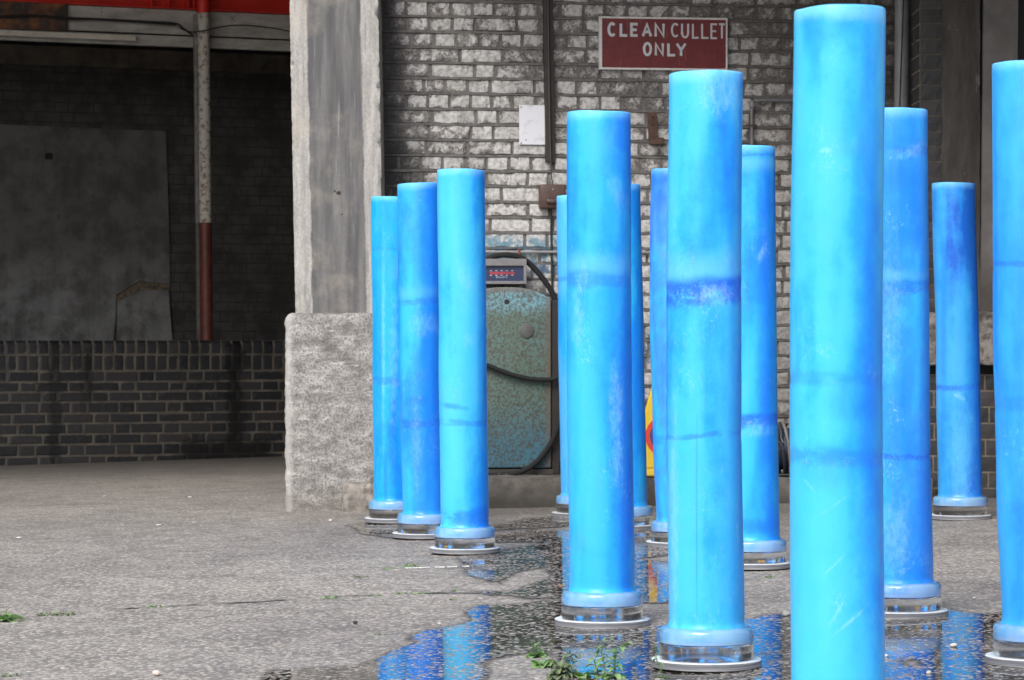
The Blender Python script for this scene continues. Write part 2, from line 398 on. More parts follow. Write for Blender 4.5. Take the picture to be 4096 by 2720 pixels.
m.bump(f, .5, .005); m_point = m.set(col=c, rough=.9)
sR = 3.6; hN, hS = .1345, .262
rows = []; z = .10; k = 0; rr = random.Random(5)
while z < 3.9:
    cyc = [hN] if k % 2 else [hS]
    if rr.random() < .35: cyc = [hN, hN, hS, hN]
    elif rr.random() < .3: cyc = [hS, hN, hS]
    rows.append((.0942, cyc, rr.uniform(0, .13))); z += .0942; k += 1
zoff = MW.hit(1700, 127)[1]; zb = .10 + ((zoff - .10) % .0942)
bm = bricks(MW, -.25, sR, zb - .0942, rows, .0055, .0015, .021, .012, .019, 3, bed=.019)
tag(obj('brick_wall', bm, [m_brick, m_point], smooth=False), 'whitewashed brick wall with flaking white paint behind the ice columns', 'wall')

# kerb below the wall
def rough_block(x0, x1, y0, y1, z0, z1, amp, fr, res=.03, rad=.02, taper=0):
    """displaced box with a front, top and sides; built as a grid cube"""
    bm = bmesh.new()
    bmesh.ops.create_cube(bm, size=1)
    def cnt(a): return max(1, int(a / res))
    bmesh.ops.translate(bm, vec=(.5, .5, .5), verts=bm.verts)
    bmesh.ops.scale(bm, vec=(x1 - x0, y1 - y0, z1 - z0), verts=bm.verts)
    for ax, ln in ((0, x1 - x0), (1, y1 - y0), (2, z1 - z0)):
        n = cnt(ln)
        for i in range(1, n):
            co = [0, 0, 0]; co[ax] = ln * i / n; no = [0, 0, 0]; no[ax] = 1
            bmesh.ops.bisect_plane(bm, geom=bm.verts[:] + bm.edges[:] + bm.faces[:], plane_co=co, plane_no=no)
    D = (x1 - x0, y1 - y0, z1 - z0)
    for v in bm.verts:
        p = v.co.copy(); q = Vector([min(max(p[a], rad), D[a] - rad) for a in range(3)])
        d = p - q
        if d.length > 1e-6: p = q + d.normalized() * rad
        w_ = Vector((p.x + x0, p.y + y0, p.z + z0))
        n = d.normalized() if d.length else Vector((0, -1, 0))
        ee = min(2.2, 1 + sum(1 for a in range(3) if v.co[a] < .01 or v.co[a] > D[a] - .01) * .6)
        w_ += n * amp * ee * fbm(w_.x, w_.y, w_.z, fr, 4)
        if taper:
            cx = (x0 + x1) / 2; t = (w_.z - z0) / (z1 - z0); w_.x = cx + (w_.x - cx) * (1 + taper * (1 - t))
        v.co = w_
    return bm
m = M('kerb_concrete'); P = m.obj(); z = m.sep(P)[2]
f = m.noise(P, 9, 8, .7); c = m.mix(m.rng(f, .3, .7), (.055, .05, .044), (.135, .124, .11))
c = m.mix(m.rng(z, .15, .02, 0, .75), c, (.035, .032, .028)); m.bump(m.noise(P, 60, 5, .7), .5, .006); m_kerb = m.set(col=c, rough=.9)
bm = rough_block(-.84, 2.5, 17.68, 18.75, -.08, .185, .006, 8, .05, .018)
tag(obj('kerb', bm, m_kerb), kind='structure')

# ------------------------------------------------------------------ concrete pillar with plinth
def mat_conc(name, dark, light, speck=0, stain=None, grain=90):
    m = M(name); P = m.obj()
    f = m.noise(P, 5, 8, .7); g = m.noise(P, grain, 4, .75)
    c = m.mix(m.rng(f, .3, .7), dark, light)
    c = m.mix(m.rng(g, .52, .68), c, tuple(x * .45 for x in dark))
    return m, c, P, f, g
PF = Frame(0, 17.80, 0)
pil = empty('concrete_pillar', (-1.02, 17.9, 0), 'tall pale concrete pillar with grey stained centre strip on a rough plinth', 'pillar')
xl0, xr0 = PF.hit(1180, 1240)[0], PF.hit(1537, 1240)[0]
xl1, xr1 = PF.hit(1157, 0)[0], PF.hit(1521, 0)[0]
zt = 4.1; zplt = PF.hit(1200, 1252)[1]
bm = rough_block(xl0, xr0, 17.80, 18.32, zplt - .03, zt, .0012, 18, .022, .007)
sh = (xl1 - xl0) / (PF.hit(0, 0)[1] - zplt)
for v in bm.verts:
    v.co.x += (v.co.z - zplt) * sh
    e = min(abs(v.co.x - (xl0 + (v.co.z - zplt) * sh)), abs(v.co.x - (xr0 + (v.co.z - zplt) * sh)))
    if e < .02 and v.co.y < 17.83:                      # chipped arrises
        k = max(0, fbm(v.co.x, v.co.y, v.co.z, 26, 4) - .12) * .022
        v.co.y += k; v.co.x += k if v.co.x < (xl0 + xr0) / 2 else -k
m = M('stained_board_concrete'); P = m.obj(); x, y, z = m.sep(P)[:3]
xc = m.ma('SUBTRACT', x, m.ma('MULTIPLY', z, sh))          # follow the pillar's lean
st = m.noise(m.map(P, (14, 14, 1.1)), 1, 5, .6); wv = m.noise(P, 6, 4, .6)
pale = m.mix(m.rng(m.noise(m.map(P, (30, 30, 3)), 1, 5, .6), .3, .7), (.31, .30, .285), (.47, .455, .435))
pale = m.mix(m.rng(m.noise(P, 60, 4, .7), .62, .72), pale, (.16, .15, .14))
dk = m.mix(m.rng(st, .32, .68), (.075, .076, .083), (.17, .167, .166))
dk = m.mix(m.rng(m.noise(P, 4, 5, .6), .55, .72), dk, (.21, .19, .165))
dk = m.mix(m.ma('MULTIPLY', m.rng(m.noise(m.map(P, (40, 40, 1.6)), 1, 3, .6), .64, .72), .35), dk, (.42, .41, .42))
bx = m.ma('ADD', xc, m.ma('MULTIPLY', m.ma('SUBTRACT', wv, .5), .038))
cl = xl0 + zplt * -sh - pil.location.x
left = m.rng(bx, cl + .098, cl + .110); right = m.rng(bx, cl + .432, cl + .418)
mask = m.ma('MULTIPLY', left, right)
c = m.mix(mask, pale, dk)
rim = m.ma('MULTIPLY', m.rng(bx, cl + .110, cl + .135), m.rng(bx, cl + .165, cl + .135))
c = m.mix(m.ma('MULTIPLY', rim, .45), c, (.10, .10, .11))
gr_ = m.noise(m.map(P, (1, 1, .7)), 95, 5, .85); c = m.mix(m.rng(gr_, .40, .60, .35, 0), c, (.10, .098, .095))
c = m.mix(m.rng(m.noise(P, 2.6, 5, .65), .50, .70, 0, .35), c, (.40, .36, .30))
c = m.mix(m.rng(m.noise(m.map(P, (1, 1, .15)), 26, 3, .5), .60, .68, 0, .35), c, (.075, .075, .08))
for hu, hv, hr_ in ((1355, 772, .016), (1338, 764, .010), (1368, 858, .006), (1362, 1040, .004)):
    hs_, hz_ = PF.hit(hu, hv); n_ = m.t.nodes.new('ShaderNodeVectorMath'); n_.operation = 'DISTANCE'; m.put(n_.inputs[0], P); n_.inputs[1].default_value = (hs_ - pil.location.x, -.10, hz_)
    c = m.mix(m.rng(m.ma('ADD', n_.outputs['Value'], m.ma('MULTIPLY', m.ma('SUBTRACT', m.noise(P, 50, 3), .5), .02)), hr_, hr_ * .6), c, (.03, .027, .025))
m.bump(m.ma('ADD', m.noise(P, 120, 4, .7), m.ma('MULTIPLY', st, 2)), .5, .006); m_pil = m.set(col=c, rough=.9)
obj('shaft', bm, m_pil, pil)
px0 = PF.hit(1140, 1700, .05)[0]; px1 = PF.hit(1572, 1700, .05)[0]
bm = rough_block(px0, px1, 17.74, 18.4, -.1, zplt, .0045, 14, .016, .042)
for v in bm.verts:
    k = .005 * fbm(v.co.x, v.co.y, v.co.z, 55, 3)
    v.co.y += k; v.co.x += k * .6
    if v.co.z > .4: v.co.x += (1 if v.co.x > -1 else -1) * 0
m = M('pebbly_concrete'); P = m.obj(); z = m.sep(P)[2]
f = m.noise(m.map(P, (1, 1, 1.8)), 7, 8, .7); g = m.noise(P, 75, 5, .8)
c = m.mix(m.rng(f, .32, .66), (.18, .172, .165), (.45, .437, .42))
c = m.mix(m.rng(g, .46, .58, 0, .7), c, (.09, .083, .078))
c = m.mix(m.rng(m.ma('ADD', m.sep(P)[0], m.ma('MULTIPLY', m.ma('SUBTRACT', m.noise(P, 8, 5, .7), .5), .09)), -.27, -.31, 0, .5), c, (.55, .53, .51)); c = m.mix(m.rng(m.noise(m.map(P, (1, 1, 3.5)), 9, 6, .75), .57, .66, 0, .7), c, (.58, .56, .54))
c = m.mix(m.rng(z, .16, .0, 0, .45), c, (.15, .135, .115))
m.bump(m.ma('ADD', g, m.noise(P, 160, 3, .7)), .6, .010); m_pleb = m.set(col=c, rough=.92)
obj('plinth', bm, m_pleb, pil)
m_lump = simple('lump_stone', (.20, .185, .165), .9, .6, 14, bump=.6)
a = G(1375, 2040); b = G(1500, 2040)
bm = rough_block(a.x, b.x + .05, 17.60, 17.78, -.05, PF.hit(1400, 1938, .2)[1], .018, 9, .02, .03)
tag(obj('kerb_stone', bm, m_lump), 'small rough stone lump at the foot of the concrete pillar', 'stone')

# ------------------------------------------------------------------ right hand pier
RF = Frame(0, 17.9, 0)
X = lambda u, off=0: RF.hit(u, 0, off)[0]
pier = empty('brick_pier', (2.7, 17.9, 0), 'dark brick and concrete pier with a stone ledge on the right', 'pier')
m = M('blue_brick'); P = m.obj(); tint = m.attr('tint'); f = m.noise(P, 25, 6, .7)
c = m.mix(tint, (.020, .021, .025), (.05, .047, .047)); c = m.mix(m.rng(f, .55, .7, 0, .5), c, (.085, .08, .078))
c = m.mix(m.rng(m.noise(m.map(P, (3, 3, .5)), 1.2, 4, .6), .52, .7, 0, .6), c, (.017, .016, .017))
m.bump(f, .3, .004); m_blue = m.set(col=c, rough=.42)
m_lime = simple('lime_mortar', (.17, .145, .115), .9, .3, 20)
m_dlime = simple('sooty_mortar', (.10, .088, .075), .9, .3, 20)
k = 11948 / 17.9; ch = 61.3 / k
rows = [(ch, [.24], 0) for i in range(34)]
z_up = RF.hit(3700, 1253)[1]
bm = bricks(RF, X(3681), X(3768), z_up - .01 + .0, rows, .0015, .002, .009, .008, .03, 9)
obj('brick_face', bm, [m_blue, m_dlime], pier, smooth=False)
SF = Frame(X(3681) - .004, 18.5, -90)     # left flank of the pier, runs back to the wall
SFr = Frame(X(3681) - .006, 18.46, -90); rows = [(ch, [.22, .11], (i % 2) * .1) for i in range(34)]
bm = bricks(SFr, 0, .545, z_up - .01, rows, .0015, .002, .014, .008, .03, 12)
obj('brick_flank', bm, [m_blue, m_lime], pier, smooth=False)
m = M('grimy_concrete'); P = m.obj(); f = m.noise(m.map(P, (9, 9, 2)), 1, 7, .7)
c = m.mix(m.rng(f, .3, .7), (.050, .045, .040), (.105, .096, .088)); c = m.mix(m.rng(m.noise(m.map(P, (16, 16, 5)), 1, 6, .75), .6, .68, 0, .7), c, (.22, .21, .2))
m.bump(m.noise(P, 60, 4, .7), .4, .004); m_grim = m.set(col=c, rough=.85)
bm = rough_block(X(3766), X(3922), 17.905, 18.45, z_up, 4.0, .003, 9, .06, .006); obj('dark_casing', bm, m_grim, pier)
m = M('weathered_grey_concrete'); P = m.obj(); z = m.sep(P)[2]; f = m.noise(P, 4, 7, .65)
c = m.mix(m.rng(f, .3, .7), (.15, .142, .14), (.235, .222, .217)); c = m.mix(m.rng(m.noise(P, 26, 5, .7), .64, .7, 0, .8), c, (.09, .07, .05))
c = m.mix(m.rng(m.ma('ADD', z, m.ma('MULTIPLY', f, .5)), 1.95, 1.45, 0, .8), c, (.06, .052, .045))
m.bump(m.noise(P, 70, 4, .7), .4, .004); m_wg = m.set(col=c, rough=.85)
bm = rough_block(X(3921, .02), X(4060, .02), 17.88, 18.45, z_up, 4.0, .003, 9, .06, .008)
for v in bm.verts: v.co.x += (v.co.z - z_up) * .012
obj('pale_casing', bm, m_wg, pier)
m = M('ledge_stone'); P = m.obj(); f = m.noise(P, 8, 8, .7)
c = m.mix(m.rng(f, .38, .62), (.07, .06, .052), (.34, .32, .295)); m.bump(m.noise(P, 45, 5, .8), .8, .01); m_led = m.set(col=c, rough=.9)
z_lo = RF.hit(3700, 1458)[1]
bm = rough_block(X(3690, .12), X(4420, .12), 17.78, 18.45, z_lo, z_up, .008, 10, .03, .02); obj('ledge', bm, m_led, pier)
rows = [(.0975, [.25, .125], (i % 2) * .19) for i in range(9)]
bm = bricks(RF, X(3695), X(4420), z_lo - .06 - 9 * .0975, rows, .0012, .002, .010, .007, .03, 15)
obj('lower_brickwork', bm, [m_blue, m_lime], pier, smooth=False)
bm = bmesh.new(); prism(bm, RF, rect(X(3690), z_lo - .075, X(4420), z_lo + .01), -.06, -.3); obj('ledge_shadow', bm, simple('shadow_black', (.01, .01, .01)), pier)  # black strip stands in for the shadow under the ledge
# black panel standing in for the unlit doorway beyond the pier
bm = bmesh.new(); prism(bm, RF, rect(X(4062), z_up, X(4062) + 1.3, 4.0), -.10, -.16, .004)
dr = empty('dark_doorway', (3.3, 18.0, z_up), 'black panel standing in for the dark doorway opening at the right edge beyond the pale casing', 'doorway')
obj('panel', bm, simple('doorway_black', (.012, .013, .018), .5, .3), dr, smooth=False)
bm = bmesh.new(); prism(bm, RF, rect(X(4062, -.05), z_up + .005, X(4074, -.05), 3.98), -.04, -.098, .003)
obj('frame', bm, simple('dark_frame', (.05, .05, .055), .6), dr, smooth=False)
# grey drain pipe
DP = Frame(0, 18.3, 0)
dp = empty('drain_pipe', (2.36, 18.3, .3), 'grey vertical drain pipe with a black cable clipped to it', 'pipe')
bm = bmesh.new(); a, b = DP.hit(3583, 0)[0], DP.hit(3641, 0)[0]; rp = (b - a) / 2; cx = (a + b) / 2
tube(bm, [(cx - .004 - .008 * (3.2 - zz), 18.3, zz) for zz in (.15, 1, 2, 3, 4)], rp, 28)
obj('pipe', bm, simple('grey_pvc', (.20, .205, .22), .45, .12, 5, bump=.05), dp)
bm = bmesh.new()
tube(bm, smoothline([(cx - .012 + .012 * math.sin(zz * 2.3) - .01 * (3.2 - zz), 18.3 - rp - .004, zz) for zz in [.4 + .3 * i for i in range(12)]], 4), .0035, 6)
obj('cable', bm, simple('black_cable', (.015, .015, .016), .5), dp)
m_cg = simple('clamp_grey', (.16, .165, .175), .5)
for zz in (1.5, 3.5):
    bm = bmesh.new(); tube(bm, [(cx - .01, 18.3, zz - .02), (cx - .01, 18.3, zz + .02)], rp + .006, 28); obj('clamp', bm, m_cg, dp)

# ------------------------------------------------------------------ things on the middle wall
def q4(fr, L, off): return [fr.hit(u, v, off) for u, v in L]
white_p = simple('aged_white_paint', (.60, .585, .57), .6, .12, 30)
sg = empty('sign', MW.pt(*MW.hit(2650, 170), .03), 'red board sign reading CLEAN CULLET ONLY with white frame on the brick wall', 'sign')
c4_ = q4(MW, [(2397, 279), (2906, 281), (2910, 72), (2397, 65)], .045)
c4_ = [(c4_[0][0], (c4_[0][1] + c4_[1][1]) / 2), (c4_[1][0], (c4_[0][1] + c4_[1][1]) / 2), (c4_[2][0], (c4_[2][1] + c4_[3][1]) / 2), (c4_[3][0], (c4_[2][1] + c4_[3][1]) / 2)]
(sa, za), (sb, zb_) = c4_[0], c4_[2]
m = M('maroon_board'); P = m.obj(); f = m.noise(P, 14, 6, .7)
c = m.mix(m.rng(f, .3, .7), (.105, .008, .010), (.15, .013, .016)); c = m.mix(m.rng(m.noise(m.map(P, (60, 60, 5)), 1, 4, .6), .6, .7, 0, .22), c, (.26, .13, .14))
m_mar = m.set(col=c, rough=.5)
bm = bmesh.new(); prism(bm, MW, rect(sa + .006, za + .006, sb - .006, zb_ - .006), .012, .040); obj('board', bm, m_mar, sg, smooth=False)
bm = bmesh.new(); wf = .012
for r_ in (rect(sa, za, sb, za + wf), rect(sa, zb_ - wf, sb, zb_), rect(sa, za + wf, sa + wf * 1.5, zb_ - wf), rect(sb - wf * .8, za + wf, sb, zb_ - wf)):
    prism(bm, MW, r_, .010, .046, .001)
obj('frame', bm, white_p, sg, smooth=False)
def strokes(bm, fr, L, wd, off, th=.0016, back=.0012):
    for st in L:
        pts = [Vector(p) for p in st]
        n = len(pts); A = []; B = []
        for i, p in enumerate(pts):
            d1 = (pts[i] - pts[i-1]).normalized() if i else (pts[1] - pts[0]).normalized()
            d2 = (pts[i+1] - pts[i]).normalized() if i < n - 1 else d1
            t = (d1 + d2); t = t.normalized() if t.length > .01 else d1
            nn = Vector((-t.y, t.x)); k = wd / 2 / max(.6, nn.dot(Vector((-d1.y, d1.x))))
            e = Vector((0, 0))
            if i == 0: e = -d1 * wd * .15
            if i == n - 1: e = d1 * wd * .15
            A.append(p + nn * k + e); B.append(p - nn * k + e)
        va = [(bm.verts.new(fr.pt(a.x, a.y, off)), bm.verts.new(fr.pt(a.x, a.y, off - back))) for a in A]
        vb = [(bm.verts.new(fr.pt(b.x, b.y, off)), bm.verts.new(fr.pt(b.x, b.y, off - back))) for b in B]
        for i in range(n - 1):
            bm.faces.new((va[i][0], vb[i][0], vb[i+1][0], va[i+1][0]))
            bm.faces.new((va[i][0], va[i+1][0], va[i+1][1], va[i][1])); bm.faces.new((vb[i][0], vb[i][1], vb[i+1][1], vb[i+1][0]))
        bm.faces.new((va[0][0], va[0][1], vb[0][1], vb[0][0])); bm.faces.new((va[-1][0], vb[-1][0], vb[-1][1], va[-1][1]))
def arc(cx, cy, rx, ry, a0, a1, n=10): return [(cx + rx * math.cos(R(a0 + (a1 - a0) * i / n)), cy + ry * math.sin(R(a0 + (a1 - a0) * i / n))) for i in range(n + 1)]
GL = {'C': [arc(.55, .5, .5, .5, 50, 310, 12)], 'L': [[(.05, 1), (.05, 0), (1, 0)]], 'E': [[(1, 1), (.05, 1), (.05, 0), (1, 0)], [(.05, .5), (.85, .5)]],
      'A': [[(0, 0), (.5, 1), (1, 0)], [(.2, .33), (.8, .33)]], 'N': [[(0, 0), (0, 1), (1, 0), (1, 1)]], 'U': [[(0, 1), (0, .35)] + arc(.5, .35, .5, .35, 180, 360, 8) + [(1, 1)]],
      'T': [[(0, 1), (1, 1)], [(.5, 1), (.5, 0)]], 'O': [arc(.5, .5, .5, .5, 0, 360, 16)], 'Y': [[(0, 1), (.5, .48), (1, 1)], [(.5, .48), (.5, 0)]],
      'S': [arc(.5, .75, .45, .25, 40, 270, 8) + arc(.5, .25, .45, .25, 90, -140, 8)], 'G': [arc(.55, .5, .5, .5, 50, 330, 12) + [(1, .45), (.6, .45)]]}
def letters(bm, fr, L, off, wd):
    """L: (char, x0, x1, ytop, ybottom) in photograph pixels"""
    for ch, x0, x1, y0, y1 in L:
        s0_, zt_ = fr.hit(x0, y0, off); s1_, _ = fr.hit(x1, y0, off); _, zb2 = fr.hit(x0, y1, off)
        i = wd / 2
        for st in GL[ch]:
            strokes(bm, fr, [[(s0_ + i + (s1_ - s0_ - wd) * a, zb2 + i + (zt_ - zb2 - wd) * b) for a, b in st]], wd, off)
def zz1(L): return [(c_, 2000 + a / 1.96, 2000 + b / 1.96, t / 1.96, q / 1.96) for c_, a, b, t, q in L]
bm = bmesh.new()
letters(bm, MW, zz1([('C', 840, 912, 172, 288), ('L', 935, 1005, 178, 288), ('E', 1018, 1086, 178, 288), ('A', 1112, 1192, 178, 290), ('N', 1210, 1292, 178, 293)]), .0425, .0165)
letters(bm, MW, zz1([('C', 1338, 1406, 178, 293), ('U', 1420, 1482, 180, 300), ('L', 1503, 1562, 182, 303), ('L', 1575, 1640, 182, 304), ('E', 1648, 1706, 182, 306), ('T', 1712, 1768, 182, 306)]), .0425, .0115)
letters(bm, MW, zz1([('O', 1120, 1192, 328, 440), ('N', 1212, 1286, 332, 440), ('L', 1308, 1380, 334, 442), ('Y', 1378, 1462, 334, 444)]), .0425, .0155)
obj('lettering', bm, simple('sign_white', (.52, .53, .56), .6, .1, 30, bump=0), sg, smooth=False)
m_rs = simple('rusty_screw', (.03, .02, .016), .8)
for u, v in ((2423, 165), (2887, 177)):
    s, z = MW.hit(u, v, .04); bm = bmesh.new(); prism(bm, MW, [(s + .005 * math.cos(k), z + .005 * math.sin(k)) for k in [i * .7854 for i in range(8)]], .038, .043); obj('screw', bm, m_rs, sg)

# blank white plate
m = M('blank_plate'); P = m.obj(); f = m.noise(P, 9, 5, .65)
c = m.mix(m.rng(f, .5, .75, 0, .8), (.66, .67, .72), (.30, .27, .26)); m_bp = m.set(col=c, rough=.35)
a = MW.hit(2077, 578, .02); b = MW.hit(2180, 421, .02)
bm = bmesh.new(); prism(bm, MW, rect(a[0], a[1], b[0], b[1]), .014, .020, .001)
wp = empty('wall_plate', MW.pt(a[0], a[1], .02), 'small blank white metal plate left of the dark conduit', 'plate')
obj('sheet', bm, m_bp, wp, smooth=False)
for u, v in ((2084, 429), (2084, 572), (2103, 559)):
    s, z = MW.hit(u, v, .02); bm = bmesh.new(); prism(bm, MW, [(s + .004 * math.cos(k), z + .004 * math.sin(k)) for k in [i * 1.05 for i in range(6)]], .0195, .024)
    obj('rivet', bm, simple('rust_dot', (.07, .035, .02), .8), wp)
# dark iron channel with cable, switch box
m_iron = simple('brown_iron', (.026, .018, .015), .55, .35, 20)
ch_ = empty('iron_channel', MW.pt(*MW.hit(2190, 640), 0), 'dark brown iron channel running down the brick wall to the switch box', 'conduit')
top = MW.hit(2171, -120, .03); bot = MW.hit(2182, 648, .03); wd = .062
bm = bmesh.new()
prism(bm, MW, [(bot[0], bot[1]), (bot[0] + wd * .55, bot[1]), (top[0] + wd * .55, top[1]), (top[0], top[1])], .004, .050, .002)
prism(bm, MW, [(bot[0] + wd * .56, bot[1] - .004), (bot[0] + wd, bot[1] - .004), (top[0] + wd, top[1]), (top[0] + wd * .56, top[1])], .004, .024, .002)
obj('channel', bm, m_iron, ch_, smooth=False)
bm = bmesh.new(); tube(bm, smoothline([MW.pt(*MW.hit(2192, -100, .055), .055), MW.pt(*MW.hit(2194, 200, .055), .055), MW.pt(*MW.hit(2199, 500, .055), .055), MW.pt(*MW.hit(2204, 660, .05), .045), MW.pt(*MW.hit(2206, 725, .04), .04)], 5), .0042, 6)
obj('cable', bm, simple('dull_cable', (.05, .055, .05), .5), ch_)
bxm = simple('brown_bakelite', (.075, .043, .035), .4, .2, 15)
sb_ = empty('switch_box', MW.pt(*MW.hit(2210, 780), 0), 'square brown metal switch box on the wall below the iron channel', 'switch box')
a = MW.hit(2158, 834, .06); b = MW.hit(2262, 738, .06)
bm = bmesh.new(); prism(bm, MW, rect(a[0], a[1], b[0], b[1]), .003, .075, .010, 3); obj('box', bm, bxm, sb_)
a = MW.hit(2186, 814, .08); b = MW.hit(2235, 797, .08)
bm = bmesh.new(); prism(bm, MW, rect(a[0], a[1], b[0], b[1]), .072, .100, .008, 2); obj('lever', bm, bxm, sb_)
s, z = MW.hit(2206, 738, .04); bm = bmesh.new(); tube(bm, [MW.pt(s, z - .005, .04), MW.pt(s, z + .02, .04), MW.pt(s, z + .03, .04)], [.011, .011, .007], 12); obj('gland', bm, simple('gland_grey', (.12, .12, .12), .5), sb_)
s, z = MW.hit(2211, 757, .076); bm = bmesh.new(); prism(bm, MW, [(s + .004 * math.cos(k), z + .004 * math.sin(k)) for k in [i * .7854 for i in range(8)]], .074, .079); obj('screw', bm, simple('bright_screw', (.5, .5, .5), .3, metal=.8), sb_)
bm = bmesh.new(); tube(bm, smoothline([MW.pt(*MW.hit(2204, 834, .02), .02), MW.pt(*MW.hit(2205, 930, .012), .012), MW.pt(*MW.hit(2207, 1060, .012), .012), MW.pt(*MW.hit(2212, 1300, .012), .012), MW.pt(*MW.hit(2215, 1880, .012), .012)], 4), .007, 8)
obj('lower_cable', bm, simple('green_black_cable', (.022, .03, .026), .5), sb_)
# horizontal conduit pipe
hp = empty('conduit_pipe', MW.pt(*MW.hit(2077, 1008), .02), 'thin grey horizontal pipe above the fuel dispenser', 'pipe')
z0_ = MW.hit(2077, 1008, .02)[1]
bm = bmesh.new(); tube(bm, [MW.pt(s, z0_, .022) for s in (.05, .6, 1.2, 1.95)], .0095, 12); obj('pipe', bm, simple('galvanised', (.22, .215, .225), .5, .15, 20), hp)
for u in (2076, 2500):
    s, z = MW.hit(u, 1008, .03); bm = bmesh.new(); prism(bm, MW, rect(s - .007, z0_ - .022, s + .007, z0_ + .026), .008, .036, .003); obj('clip', bm, simple('rust_clip', (.14, .055, .025), .8), hp)
# rusty hook bracket
a = MW.hit(2590, 448, .02); b = MW.hit(2632, 578, .02)
bk = empty('wall_bracket', MW.pt(a[0], b[1], 0), 'rusty steel hook bracket on the wall between two columns', 'bracket')
m_rb = simple('rusty_brown', (.075, .04, .028), .75, .4, 30)
bm = bmesh.new(); prism(bm, MW, [(a[0], a[1]), (a[0] + .055, a[1] - .006), (a[0] + .068, b[1] + .05), (a[0] + .07, b[1]), (a[0] + .01, b[1])], .004, .022, .002); obj('strap', bm, m_rb, bk, smooth=False)
bm = bmesh.new(); prism(bm, MW, [(a[0] + .012, b[1] - .002), (a[0] + .075, b[1] - .004), (a[0] + .092, b[1] + .038), (a[0] + .045, b[1] + .040), (a[0] + .022, b[1] + .01)], .023, .085, .003); obj('hook', bm, m_rb, bk, smooth=False)
for dz in (.03, .075):
    bm = bmesh.new(); prism(bm, MW, [(a[0] + .032 + .007 * math.cos(k), a[1] - dz + .007 * math.sin(k)) for k in [i * 1.05 for i in range(6)]], .021, .029); obj('bolt', bm, m_iron, bk)
# elbow pipe
ep = empty('elbow_pipe', MW.pt(*MW.hit(3008, 560), .03), 'grey pipe turning through an elbow on the wall beside the large column', 'pipe')
p = [MW.hit(3400, 402, .03), MW.hit(3040, 402, .03), MW.hit(3014, 408, .03), MW.hit(3008, 440, .03), MW.hit(3008, 620, .03), MW.hit(3010, 1500, .03)]
bm = bmesh.new(); tube(bm, [MW.pt(s, z, .035) for s, z in p], .0125, 12); obj('pipe', bm, simple('dull_galv', (.12, .12, .13), .5, .2, 20), ep)
s, z = MW.hit(3008, 415, .03); bm = bmesh.new(); tube(bm, [MW.pt(s, z - .02, .035), MW.pt(s, z + .018, .035)], .02, 12); obj('elbow', bm, simple('dull_galv2', (.16, .16, .165), .5), ep)
s, z = MW.hit(3008, 502, .03); bm = bmesh.new(); prism(bm, MW, rect(s - .03, z - .006, s + .03, z + .006), .03, .051, .002); obj('clip', bm, m_rb, ep)

# ------------------------------------------------------------------ fuel dispenser
DF = Frame(0, 18.02, 3)
fd = empty('fuel_dispenser', DF.pt(DF.hit(2023, 1360)[0], .185), 'old rusty teal fuel dispenser with black hoses standing behind the left columns', 'fuel pump')
sl, sr = DF.hit(1846, 1500)[0], DF.hit(2206, 1500)[0]; zt_ = DF.hit(2023, 1148)[1]; zsd = DF.hit(2200, 1195)[1]; zbm = DF.hit(2100, 1873)[1]
m = M('rusted_teal'); P = m.obj(); x, y, z = m.sep(P)[:3]
f = m.noise(P, 60, 7, .8); f2 = m.noise(P, 7, 5, .6)
teal = m.mix(m.rng(f2, .35, .65), (.085, .135, .11), (.09, .17, .165))
zr = m.sep(P)[2]
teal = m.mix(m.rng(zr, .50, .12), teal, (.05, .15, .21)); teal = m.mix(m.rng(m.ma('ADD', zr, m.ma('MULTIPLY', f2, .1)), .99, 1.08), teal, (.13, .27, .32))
rust = m.mix(m.noise(P, 20, 4), (.085, .07, .05), (.045, .034, .026))
rm = m.ma('ADD', m.rng(f, .44, .56), m.ma('MULTIPLY', m.ma('SUBTRACT', f2, .5), 1.2), clamp=True)
edge_ = m.rng(m.ma('ABSOLUTE', m.ma('SUBTRACT', x, 0)), .225, .265)
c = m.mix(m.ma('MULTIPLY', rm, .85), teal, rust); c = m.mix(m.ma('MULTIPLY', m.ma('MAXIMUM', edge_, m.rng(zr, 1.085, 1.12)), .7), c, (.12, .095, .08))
m.bump(rm, .3, .002); m_teal = m.set(col=m.mix(1.0, c, (1.05, 1.05, 1.05), 'MULTIPLY'), rough=.7, spec=.3)
arch = []; n = 14; mid = (sl + sr) / 2; hw = (sr - sl) / 2
for i in range(n + 1):
    t = -1 + 2 * i / n; arch.append((mid - t * hw * -1, zsd + (zt_ - zsd) * (1 - abs(t) ** 2.6)))
out = [(sl, zbm), (sr, zbm)] + arch[::-1]
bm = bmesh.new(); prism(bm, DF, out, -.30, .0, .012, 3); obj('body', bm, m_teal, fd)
bm = bmesh.new(); prism(bm, DF, rect(sl - .01, .186, sr + .012, zbm - .006), -.30, -.01, .004); obj('pedestal', bm, simple('dark_iron', (.04, .035, .03), .7), fd, smooth=False)
bm = bmesh.new(); prism(bm, DF, rect(sr + .004, .19, sr + .05, zsd - .01), -.28, -.012, .004); obj('side_panel', bm, simple('brown_black', (.014, .011, .010), .6), fd, smooth=False)
s, z = DF.hit(2107, 1322); bm = bmesh.new(); prism(bm, DF, [(s + .042 * math.cos(k * .3142), z + .045 * math.sin(k * .3142)) for k in range(20)], .001, .008, .002); obj('cover_disc', bm, simple('dull_grey_disc', (.075, .078, .075), .6), fd)
s, z = DF.hit(2027, 1207); bm = bmesh.new(); tube(bm, [DF.pt(s, z, -.002), DF.pt(s, z, .003)], .015, 16); obj('lock', bm, simple('black_hole', (.012, .012, .013), .4), fd)
m_gp = simple('grey_enamel', (.17, .165, .175), .55, .15, 25)
